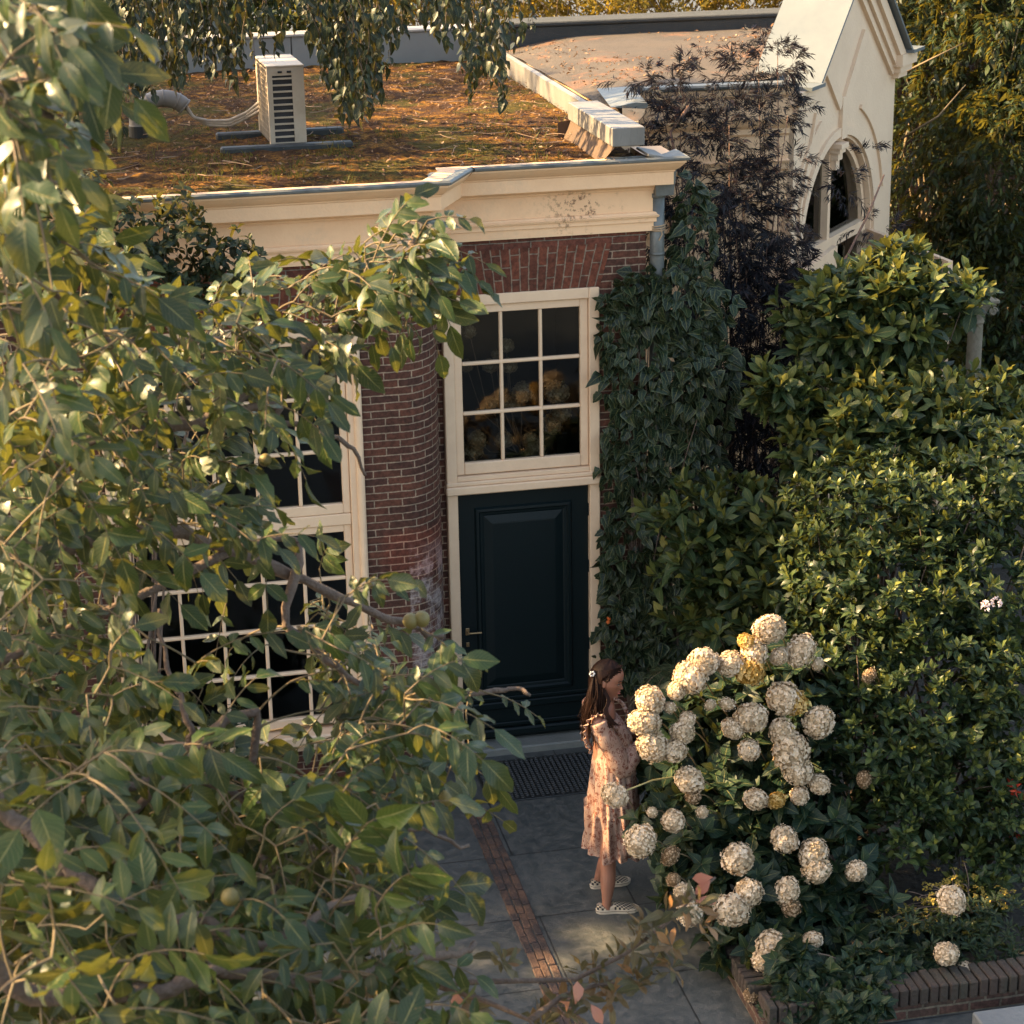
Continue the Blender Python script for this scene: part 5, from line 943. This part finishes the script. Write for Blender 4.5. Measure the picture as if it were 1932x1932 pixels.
# ------------------------------------------------------------------ the woman
YB = 11.60
def B(cx, cy, dy=0): return at((1900+cx/1.7557)/1.91304, (2300+cy/1.7557)/1.91304, YB+dy)
woman = thing('person', 'woman in a cream and rust patterned dress and chequered slip-on shoes smelling the hydrangeas', 'person', (2.96, 11.6, 0))
skin = M('skin', (.23, .10, .062), .5, (.27, .125, .078), 8, .8); skin.node_tree.nodes['Principled BSDF'].inputs['Subsurface Weight'].default_value = .08; skin.node_tree.nodes['Principled BSDF'].inputs['Subsurface Radius'].default_value = (.02, .008, .004)
def skinmesh(chains, sub=1):
    me = bpy.data.meshes.new('tmp'); V, E_, Rr_ = [], [], []; key = {}
    for ch in chains:
        prev = None
        for p, r in ch:
            k = tuple(round(float(x), 4) for x in p)
            if k not in key: key[k] = len(V); V.append(k); Rr_.append(r)
            if prev is not None: E_.append((prev, key[k]))
            prev = key[k]
    me.from_pydata(V, E_, []); o = bpy.data.objects.new('tmp', me); S.collection.objects.link(o)
    sm = o.modifiers.new('s', 'SKIN'); 
    for v, r in zip(me.skin_vertices[0].data, Rr_): v.radius = (r, r) if np.isscalar(r) else r
    me.skin_vertices[0].data[0].use_root = True
    su = o.modifiers.new('u', 'SUBSURF'); su.levels = su.render_levels = sub
    dg = bpy.context.evaluated_depsgraph_get(); m2 = bpy.data.meshes.new_from_object(o.evaluated_get(dg)); bpy.data.objects.remove(o); return m2
head_c = B(528, 268); print('head', head_c, 'feet', B(560, 1740, -.17), B(515, 1580, .16))
hx, _, hz = map(float, head_c); hy0 = YB
tilt = Matrix.Rotation(R_(14), 4, 'Y') @ Matrix.Rotation(R_(-26), 4, 'Z')
HT = Matrix.Translation((hx-.012, hy0, hz)) @ tilt
def front(z):
    return np.interp(z, [-.125, -.112, -.098, -.085, -.072, -.064, -.058, -.051, -.044, -.036, -.030, -.018, 0, .012, .03, .06, .085, .105, .118], [.035, .075, .089, .088, .081, .090, .086, .091, .087, .094, .110, .100, .086, .087, .091, .088, .074, .050, .0])
def headpts():
    G = []; nz = 44; na = 44
    for i in range(nz+1):
        z = -.122+.240*i/nz; zz = max(-1, min(1, (z-.015)/.106)) if z > .015 else (z-.015)/.155
        s = math.sqrt(max(.0004, 1-zz*zz)); row = []
        ry = .074*s*(1 if z > -.02 else 1-.35*min(1, (-.02-z)/.09)); xb = -.098*math.sqrt(max(.0, 1-((z-.03)/.095)**2)) if z > -.05 else -.098*.54*max(0, (1-(-.05-z)/.075))+.0
        for k in range(na):
            a = 2*math.pi*k/na; c, s_ = math.cos(a), math.sin(a); y = ry*s_
            xf0 = min(front(z), .088*s+.004) if z > -.09 else front(z)
            wn = math.exp(-(y/.013)**2) if -.05 < z < .012 else math.exp(-(y/.030)**2)
            xf = xf0*.97*(1-wn)+front(z)*wn
            x = (xf if c > 0 else -xb)*c*(abs(c)**-.12 if abs(c) > .05 else 1)
            if -.012 < z < .012 and c > 0: x -= .008*math.exp(-((abs(y)-.030)/.013)**2)*(1-abs(z)/.012)
            row.append(HT @ Vector((x, y, z)))
        G.append(row)
    return G
hm_ = MB(); hg = headpts(); hm_.grid(hg, None, closed=True); hm_.face(hg[0][::-1]); hm_.face(hg[-1])
for sy in (-1, 1): hm_.lathe([(.001, -.008), (.016, -.006), (.020, 0), (.016, .006), (.001, .007)], (0, 0, 0), 10); nn_ = len(hm_.v); 
for q_, sy in ((0, -1), (1, 1)):
    n0 = nn_-50*(2-q_); 
    for i in range(n0, n0+50): x, y, z = hm_.v[i]; hm_.v[i] = tuple(HT @ Vector((-.008+x*.8, sy*.073+z*1.2*sy, -.012+y*1.5)))
nk = B(520, 430); pelvis = Vector((2.955, YB, .86))
def V3(x, y, z): return (x, y, z)
fn, ff = B(508, 1690, -.17), B(455, 1530, .16)      # ankles
sh_n = B(455, 545, -.155); sh_f = (sh_n[0]+.02, YB+.155, sh_n[2]+.005); el_n = B(610, 815, -.185); wr_n = B(700, 690, -.10)
kn_n = B(520, 1480, -.135); kn_f = B(520, 1380, .13)
neckb = (float(nk[0])-.012, YB, float(nk[2])-.045); chest = (neckb[0]-.01, YB, neckb[2]-.15); wst = (2.955, YB, 1.02)
fa = [tuple(B(505, 1715, -.17)), tuple(B(560, 1728, -.17)), tuple(B(640, 1735, -.18))]; fb = [tuple(B(450, 1560, .16)), tuple(B(520, 1572, .16)), tuple(B(590, 1580, .15))]
hand_n = np.array(B(722, 672, -.075)); hand_f = hand_n+np.array([.02, .07, .02])
chains = [[(tuple(pelvis), .085), (wst, .08), (chest, .085), (neckb, .055), ((hx-.022, YB, hz-.085), (.046, .046)), ((hx-.018, YB, hz-.03), (.05, .05))],
  [(neckb, .06), ((sh_n[0], sh_n[1]+.03, sh_n[2]), .048), (tuple(sh_n), .046), (tuple((sh_n+el_n)/2), .040), (tuple(el_n), .034), (tuple((el_n*.5+wr_n*.5)), .033), (tuple(wr_n), .022), (tuple(hand_n), (.026, .014))],
  [(neckb, .06), ((sh_f[0], sh_f[1]-.03, sh_f[2]), .048), (sh_f, .046), ((sh_f[0]+.08, sh_f[1]+.01, sh_f[2]-.15), .04), ((el_n[0]+.03, YB+.17, el_n[2]+.02), .034), ((wr_n[0]-.02, YB+.09, wr_n[2]), .028), ((wr_n[0]+.03, YB+.03, wr_n[2]+.01), .022), (tuple(hand_f), (.026, .014))],
  [(tuple(pelvis), .085), ((2.96, YB-.075, .78), .068), ((kn_n[0]-.004, kn_n[1]+.02, kn_n[2]+.12), .058), (tuple(kn_n), .052), (tuple(kn_n*.62+fn*.38), .054), (tuple(kn_n*.3+fn*.7), .038), (tuple(fn), .030), (fa[0], .034), (fa[1], .03), (fa[2], (.034, .016))],
  [(tuple(pelvis), .085), ((2.96, YB+.075, .78), .068), ((kn_f[0]-.004, kn_f[1], kn_f[2]+.12), .058), (tuple(kn_f), .052), (tuple(kn_f*.62+ff*.38), .054), (tuple(kn_f*.3+ff*.7), .038), (tuple(ff), .030), (fb[0], .034), (fb[1], .03), (fb[2], (.034, .016))]]
bm_ = skinmesh(chains, 2)
parts = [bm_]
for hc, sy in ((hand_n, 1), (hand_f, -1)):      # five bent fingers each, curling round the flower stem
    for k, (dy_, dz_, l) in enumerate(((0, .020, .062), (.002, .007, .072), (.002, -.007, .067), (0, -.020, .052))):
        b0 = hc+np.array([.010, 0, dz_]); b1 = b0+np.array([.035, .004*sy, .004-dz_*.1]); b2 = b1+np.array([l*.30, .014*sy, -.006]); b3 = b2+np.array([l*.10, .020*sy, -.012])
        parts.append(skinmesh([[(tuple(b0), .0085), (tuple(b1), .0082), (tuple(b2), .0072), (tuple(b3), .0058)]], 1))
    b0 = hc+np.array([-.012, .002*sy, .018]); parts.append(skinmesh([[(tuple(b0), .010), (tuple(b0+np.array([.022, .010*sy, .018])), .0092), (tuple(b0+np.array([.045, .018*sy, .022])), .0075)]], 1))
V_, F__ = [tuple(v) for v in hm_.v], [list(f) for f in hm_.f]
for pm_ in parts:
    n0 = len(V_); V_ += [tuple(v.co) for v in pm_.vertices]; F__ += [[n0+i for i in p.vertices] for p in pm_.polygons]
me = bpy.data.meshes.new('body'); me.from_pydata(V_, [], F__); bo = bpy.data.objects.new('tmp', me); S.collection.objects.link(bo)
import bmesh
b2_ = bmesh.new(); b2_.from_mesh(me); bmesh.ops.recalc_face_normals(b2_, faces=b2_.faces); b2_.to_mesh(me); b2_.free()
rm = bo.modifiers.new('r', 'REMESH'); rm.mode = 'VOXEL'; rm.voxel_size = .0042; sm_ = bo.modifiers.new('s', 'SMOOTH'); sm_.iterations = 3; sm_.factor = .5
me2 = bpy.data.meshes.new_from_object(bo.evaluated_get(bpy.context.evaluated_depsgraph_get())); bpy.data.objects.remove(bo)
me2.polygons.foreach_set('use_smooth', [True]*len(me2.polygons)); me2.materials.clear(); me2.materials.append(skin); link('body', me2, woman)
# face details
dk = M('dark lash', (.03, .015, .01), .6); lipm = M('lip', (.42, .13, .10), .45); HP = lambda x, y, z: tuple(HT @ Vector((x, y, z)))
for sy in (-1, 1):
    q = MB(); q.lathe([(.001, -.011), (.008, -.008), (.011, 0), (.008, .008), (.001, .011)], HP(.068, sy*.030, .0), 10); q.build('eye', M('eye white', (.22, .18, .15), .3), woman, True)
    q = MB(); q.tube([HP(.066, sy*.045, .000), HP(.076, sy*.038, .004), HP(.081, sy*.030, .005), HP(.083, sy*.020, .002)], [.001, .0026, .0026, .001], 5); q.build('eyelash', dk, woman)
    q = MB(); q.tube([HP(.070, sy*.050, .020), HP(.080, sy*.040, .026), HP(.087, sy*.026, .025), HP(.089, sy*.015, .021)], [.001, .0026, .0032, .002], 5); q.build('eyebrow', dk, woman)
q = MB()
for z, r in ((-.050, .0045), (-.0635, .0052)): q.tube([HP(.074, -.022, -.057), HP(.084, -.013, z), HP(.0905, 0, z), HP(.084, .013, z), HP(.074, .022, -.057)], [.001, r*.8, r, r*.8, .001], 7)
q.build('lips', lipm, woman, True)
# hair: cap, swept back sides, long strands
hairm = M('dark brown hair', (.006, .0035, .003), .45, (.028, .012, .007), 60, .9, .2, 200, stretch=(1, 1, .15)); hairm.node_tree.nodes['Principled BSDF'].inputs['Specular IOR Level'].default_value = .1
hl = MB(); G = []
for i in range(25):
    z = -.085+.215*i/24; row = []
    for k in range(40):
        a = 2*math.pi*k/40; c, s_ = math.cos(a), math.sin(a); zz = max(-1, min(1, (z-.012)/.115)) if z > .012 else (z-.012)/.17; s = math.sqrt(max(.0005, 1-zz*zz))
        x = .106*s*c-.012; y = .086*s*s_; fx = .030+.55*max(0, z-.03) + (.05 if z > .095 else 0)
        lim = np.interp(z, [-.085, -.03, .02, .05, .075, .10, .13], [-.040, -.034, -.022, .006, .042, .082, .12]); x = min(x, lim); row.append(HT @ Vector((x, y, z+.0025*math.sin(a*9))))
    G.append(row)
hl.grid(G, None, closed=True); hl.face(G[-1]); hl.face(G[0][::-1])
Cc = Vector((-.098, -.045, .022))
def strand(pts, r0, r1, mb=hl, seg=5, n=12):
    Q = np.array([list(p) for p in pts]); m_ = len(Q); out = []
    for t in np.linspace(0, m_-1, n):
        i = min(int(t), m_-2); u = t-i; p0, p1, p2, p3 = Q[max(i-1, 0)], Q[i], Q[i+1], Q[min(i+2, m_-1)]; out.append(.5*((2*p1)+(-p0+p2)*u+(2*p0-5*p1+4*p2-p3)*u*u+(-p0+3*p1-3*p2+p3)*u**3))
    mb.tube(out, [r0+(r1-r0)*k/(n-1) for k in range(n)], seg)
for k in range(50):   # from the parting and temple back to the clip
    f = k/49; a = Vector((.075-.055*f*f-.02*random.random(), -.012-.055*f, .098-.085*f+random.gauss(0, .003))); mid = Vector((.005, -.083+.012*(1-f), .085-.075*f+random.gauss(0, .004))); strand([HT @ a, HT @ ((a+mid)/2+Vector((0, -.010, .010))), HT @ mid, HT @ (Cc+Vector((.03, -.012, .01))), HT @ Cc], .003, .002)
for k in range(60):
    f = k/59; a = Vector((.07-.16*f, -.005+random.gauss(0, .003), .118-.02*f-.1*f*f)); strand([HT @ a, HT @ (a*.6+Vector((-.03, -.075, .05))*.5), HT @ (Cc+Vector((random.gauss(0, .01), random.gauss(0, .01), .02)))], .003, .002)
hb = [B(385, 300), B(345, 420), B(340, 520), B(355, 590)]
for k in range(430):
    f = random.random(); y0 = random.uniform(-.085, .075); s0 = HT @ Vector((-.095+.07*f*(1 if y0 < 0 else .3), y0*.85, -.005+random.uniform(-.03, .05)))
    xe = np.interp(f, [0, .5, 1], [B(352, 580)[0], B(410, 600)[0], B(505, 600)[0]]); ze = B(400, random.uniform(540, 690))[2]+.03
    ye = YB+y0*1.15-(.075 if f > .35 and y0 < 0 else 0); m1 = (s0[0]*.8+xe*.2-.018*(1-f), YB+y0*1.1, s0[2]-.10); m2 = (s0[0]*.35+xe*.65-.015, (ye+YB+y0*1.1)/2, (m1[2]+ze)/2)
    j_ = lambda p, s=.006: (p[0]+random.gauss(0, s), p[1]+random.gauss(0, s), p[2]); strand([s0, j_(m1), j_(m2, .008), (xe+random.gauss(0, .012), ye+random.gauss(0, .01), ze)], random.uniform(.0022, .0042), .0008)
for k in range(60):   # lock falling over the front of the shoulder
    s0 = HT @ Vector((-.022+random.gauss(0, .008), -.070, -.03)); strand([s0, B(520+random.gauss(0, 6), 400, -.11), B(500+random.gauss(0, 8), 470, -.16), B(540+random.gauss(0, 10), 530, -.19), B((580 if k % 2 else 510)+random.gauss(0, 8), 560+35*(1-k % 2), -.20)], .0028, .0008)
hl.build('hair', hairm, woman, True)
q = MB(); cc = HT @ (Cc+Vector((.0, -.020, .012)))
for k in range(6): q.lathe([(.0005, -.007), (.005, -.005), (.007, 0), (.005, .005), (.0005, .007)], (cc.x+.013*math.cos(k*1.047), cc.y-.012, cc.z+.013*math.sin(k*1.047)), 8)
q.build('hair_clip', M('pearl', (.75, .7, .62), .25), woman, True)
# dress
dr_m = bpy.data.materials.new('patterned muslin'); dr_m.use_nodes = True; t = dr_m.node_tree; b = t.nodes['Principled BSDF']; b.inputs['Roughness'].default_value = .85; b.inputs['Specular IOR Level'].default_value = .15
tc = t.nodes.new('ShaderNodeTexCoord'); ob = tc.outputs['Object']; mp = t.nodes.new('ShaderNodeMapping'); mp.inputs['Scale'].default_value = (1, 1, .38); t.links.new(ob, mp.inputs[0])
w1 = t.nodes.new('ShaderNodeTexNoise'); w1.inputs['Scale'].default_value = 26; w1.inputs['Detail'].default_value = 2; w1.inputs['Distortion'].default_value = 1.2; t.links.new(mp.outputs[0], w1.inputs[0])
stem_ = maprange(t, math_(t, 'ABSOLUTE', math_(t, 'SUBTRACT', w1.outputs[0], .5)), .008, .028, 1, 0)
vo = t.nodes.new('ShaderNodeTexVoronoi'); vo.inputs['Scale'].default_value = 30; t.links.new(ob, vo.inputs[0]); pet = noisen(t, ob, 75, 3, .6)
flw = math_(t, 'MULTIPLY', maprange(t, vo.outputs['Distance'], .36, .48, 1, 0), maprange(t, pet, .44, .52))
base_ = mixn(t, maprange(t, noisen(t, ob, 4, 4), .4, .6), (.40, .275, .215), (.34, .22, .165))
c = mixn(t, math_(t, 'MULTIPLY', math_(t, 'MAXIMUM', math_(t, 'MULTIPLY', stem_, .8), flw), .85), base_, (.14, .032, .018)); t.links.new(c, b.inputs['Base Color'])
wv = noisen(t, ob, 120, 3); bp = t.nodes.new('ShaderNodeBump'); bp.inputs['Distance'].default_value = .004; bp.inputs['Strength'].default_value = .4; t.links.new(wv, bp.inputs['Height']); t.links.new(bp.outputs[0], b.inputs['Normal'])
tl = t.nodes.new('ShaderNodeBsdfTranslucent'); t.links.new(c, tl.inputs[0]); mx = t.nodes.new('ShaderNodeMixShader'); mx.inputs[0].default_value = .18; t.links.new(b.outputs[0], mx.inputs[1]); t.links.new(tl.outputs[0], mx.inputs[2]); t.links.new(mx.outputs[0], t.nodes['Material Output'].inputs[0])
dr_ = MB(); zc = lambda cy: float(B(520, cy)[2])
zl = [(zc(455), .045, .075, -.003), (zc(480), .075, .125, -.006), (zc(510), .092, .155, -.006), (zc(560), .105, .160, .0), (zc(620), .112, .158, .006), (zc(700), .117, .158, .008), (zc(730), .115, .156, .006), (zc(742), .123, .162, .006), (zc(850), .134, .180, .006), (zc(960), .142, .195, .006), (zc(1042), .148, .208, .006), (zc(1050), .143, .204, .006), (zc(1062), .156, .215, .006), (zc(1180), .166, .222, .01), (zc(1270), .172, .228, .012), (zc(1325), .175, .230, .013)]
xm = float(B(545, 900)[0]); G = []
Zs = np.array([z for z, *_ in zl]); 
for z in np.linspace(Zs[0], Zs[-1], 60).tolist()+[Zs[-1]+.0]:
    rx = np.interp(-z, -Zs, [q_[1] for q_ in zl]); ry = np.interp(-z, -Zs, [q_[2] for q_ in zl]); ox = np.interp(-z, -Zs, [q_[3] for q_ in zl]); row = []
    below = max(0, Zs[6]-z); am = min(.020, .002+below*.034) + (.006 if z < Zs[11] else 0)*math.exp(-(Zs[11]-z)*8)
    for k in range(96):
        a = 2*math.pi*k/96; pl_ = am*(math.sin(a*11+1.3*math.sin(z*7))+.6*math.sin(a*23+z*9)); zz = z-(.012*math.sin(a*5)+.008*math.sin(a*11) if z < Zs[-1]+.06 else 0)-(.05 if z > Zs[1] else 0)*max(0, math.cos(a))*1.0
        row.append((xm+ox-.035*(z > Zs[4])*(z-Zs[4])/.1+(rx+pl_)*math.cos(a), YB+(ry+pl_)*math.sin(a), zz))
    G.append(row)
dr_.grid(G, None, closed=True); dress = dr_.build('dress', dr_m, woman, True); dress.modifiers.new('t', 'SOLIDIFY').thickness = .002
def sleeve(sh, el, wr, name):
    Q = [np.array(sh)+(0, 0, .012), (np.array(sh)*.75+np.array(el)*.25), (np.array(sh)*.35+np.array(el)*.65), np.array(el)+(-.005, 0, -.012), (np.array(el)*.6+np.array(wr)*.4)+(0, 0, -.012), (np.array(el)*.22+np.array(wr)*.78)+(0, 0, -.006), np.array(wr)*.97+np.array(el)*.03, np.array(wr)*1.0]
    rr = [.052, .062, .064, .066, .066, .060, .030, .033]; m_ = len(Q); P_, R__ = [], []
    for t_ in np.linspace(0, m_-1, 40):
        i = min(int(t_), m_-2); u_ = t_-i; p0, p1, p2, p3 = Q[max(i-1, 0)], Q[i], Q[i+1], Q[min(i+2, m_-1)]; P_.append(.5*((2*p1)+(-p0+p2)*u_+(2*p0-5*p1+4*p2-p3)*u_*u_+(-p0+3*p1-3*p2+p3)*u_**3)); R__.append((rr[i]*(1-u_)+rr[i+1]*u_)*(1+.035*math.sin(t_*6)))
    q = MB(); q.tube(P_, R__, 28)
    for i in range(len(q.v)): v = Vector(q.v[i]); n_ = noise.noise(v*28)*.006+noise.noise(v*60)*.003; q.v[i] = (v.x+n_, v.y+n_, v.z+n_)
    return q.build('sleeve', dr_m, woman, True)
sleeve(sh_n, el_n, wr_n, 'sleeve'); sleeve(sh_f, (el_n[0]+.03, YB+.17, el_n[2]+.02), (wr_n[0]+.02, YB+.04, wr_n[2]+.01), 'sleeve')
def ruffle(pts, outs, w, name='ruffle', fr=9):
    Q = np.array(pts, float); O = np.array(outs, float); q = MB(); G = []; n_ = 70
    for k in range(n_):
        t_ = k/(n_-1)*(len(Q)-1); i = min(int(t_), len(Q)-2); u_ = t_-i; p = Q[i]*(1-u_)+Q[i+1]*u_; o = nrm(O[i]*(1-u_)+O[i+1]*u_); tn_ = nrm(Q[min(i+1, len(Q)-1)]-Q[i]); sd2 = np.cross(o, tn_)
        G.append([p, p+o*w*.5+sd2*.006*math.sin(k*fr*.1), p+o*w+sd2*.013*math.sin(k*fr*.1)+o*.005*math.cos(k*1.3)])
    q.grid(G); r_ = q.build(name, dr_m, woman, True); r_.modifiers.new('t', 'SOLIDIFY').thickness = .002; return r_
for s in (-1, 1):
    ruffle([B(560, 600, s*.135), B(520, 530, s*.14), B(470, 488, s*.13), B(415, 500, s*.13), B(385, 560, s*.13), B(388, 640, s*.12), B(420, 700, s*.12)], [(.6, s*.6, -.1), (.3, s*.9, .2), (0, s*1, .5), (-.4, s*.9, .3), (-.7, s*.8, 0), (-.6, s*.8, -.3), (-.4, s*.7, -.6)], .045, fr=11)
ruffle([B(545, 400, -.055), B(575, 405, -.02), B(600, 430, .0), B(625, 480, -.015), B(650, 540, -.02), B(662, 620, -.02)], [(.4, -.6, .5), (.5, -.3, .7), (.9, -.1, .4), (1, -.2, .1), (1, -.2, 0), (1, -.2, 0)], .022, fr=12)
# shoes: rubber sole and chequered canvas upper
chk = bpy.data.materials.new('chequered canvas'); chk.use_nodes = True; t = chk.node_tree; ct = t.nodes.new('ShaderNodeTexChecker'); tc = t.nodes.new('ShaderNodeTexCoord'); t.links.new(tc.outputs['UV'], ct.inputs[0]); ct.inputs['Scale'].default_value = 1; ct.inputs[1].default_value = (.42, .34, .24, 1); ct.inputs[2].default_value = (.012, .012, .014, 1); t.links.new(ct.outputs[0], t.nodes['Principled BSDF'].inputs[0]); t.nodes['Principled BSDF'].inputs['Roughness'].default_value = .8
solem = M('cream rubber', (.45, .38, .29), .6); cvm = M('cream canvas', (.42, .34, .25), .85)
def shoe(cx, cyw, ang, lab):
    T = Matrix.Translation((cx, cyw, 0)) @ Matrix.Rotation(ang, 4, 'Z'); l = .262
    def outline(t, s): w = np.interp(t, [0, .06, .2, .45, .7, .88, .97, 1], [.012, .028, .034, .033, .045, .040, .022, .006]); return w*s
    so_ = MB(); ts = np.linspace(0, 1, 26); ring = [((t_-.42)*l, -outline(t_, 1)) for t_ in ts]+[((t_-.42)*l, outline(t_, 1)) for t_ in ts[::-1]]
    so_.grid([[T @ Vector((x*k, y*k, z)) for x, y in ring] for z, k in ((.002, 1.0), (.004, 1.03), (.026, 1.04), (.030, 1.0))], None, closed=True); so_.face([T @ Vector((x, y, .002)) for x, y in ring[::-1]]); so_.face([T @ Vector((x, y, .030)) for x, y in ring])
    sh = thing if False else None; so1 = so_.build('shoe', solem, woman)
    li = MB(); li.grid([[T @ Vector((x*1.043, y*1.043, z)) for x, y in ring] for z in (.0185, .0215)], None, closed=True); li.build('sole_stripe', dk, so1)
    up = MB(); G, U = [], []
    for i, t_ in enumerate(np.linspace(.01, .995, 40)):
        h = np.interp(t_, [0, .05, .18, .34, .44, .62, .85, 1], [.062, .066, .058, .054, .070, .056, .038, .026]); row, ur = [], []
        for k in range(17):
            f = k/16; a = math.pi*f; w = outline(t_, 1)*.97; y = -w*math.cos(a)*(1 if True else 1); z = .026+(h-.026)*math.sin(a)**.55
            if t_ < .40: z = min(z, h); y = -w*math.cos(a)*(1-.0) if abs(math.cos(a)) > .55 else (-w*.55*(1 if math.cos(a) > 0 else -1)); z = z if abs(math.cos(a)) > .55 else min(z, h)-(.55-abs(math.cos(a)))*.03
            row.append(T @ Vector(((t_-.42)*l, y, z))); ur.append((t_*l/.0135, f*9+ (0)))
        G.append(row); U.append(ur)
    cu_ = 16
    up.grid(G[cu_:], U[cu_:]); up.build('upper', chk, so1, True)
    hq = MB(); hq.grid(G[:cu_+1], U[:cu_+1]); hq.build('heel_counter', cvm, so1, True)
    ck = MB(); ck.grid([[g_+ (g_-G[3][8]).normalized()*.0016 for g_ in r_[:6]] for r_ in G[:9]], [u_[:6] for u_ in U[:9]]); ck.grid([[g_+(g_-G[3][8]).normalized()*.0016 for g_ in r_[-6:]] for r_ in G[:9]], [u_[-6:] for u_ in U[:9]]); ck.build('heel_patch', chk, so1, True)
p = B(555, 1722, -.17); shoe(float(p[0]), YB-.17, R_(-6), ''); p = B(512, 1565, .16); shoe(float(p[0]), YB+.16, R_(4), '')
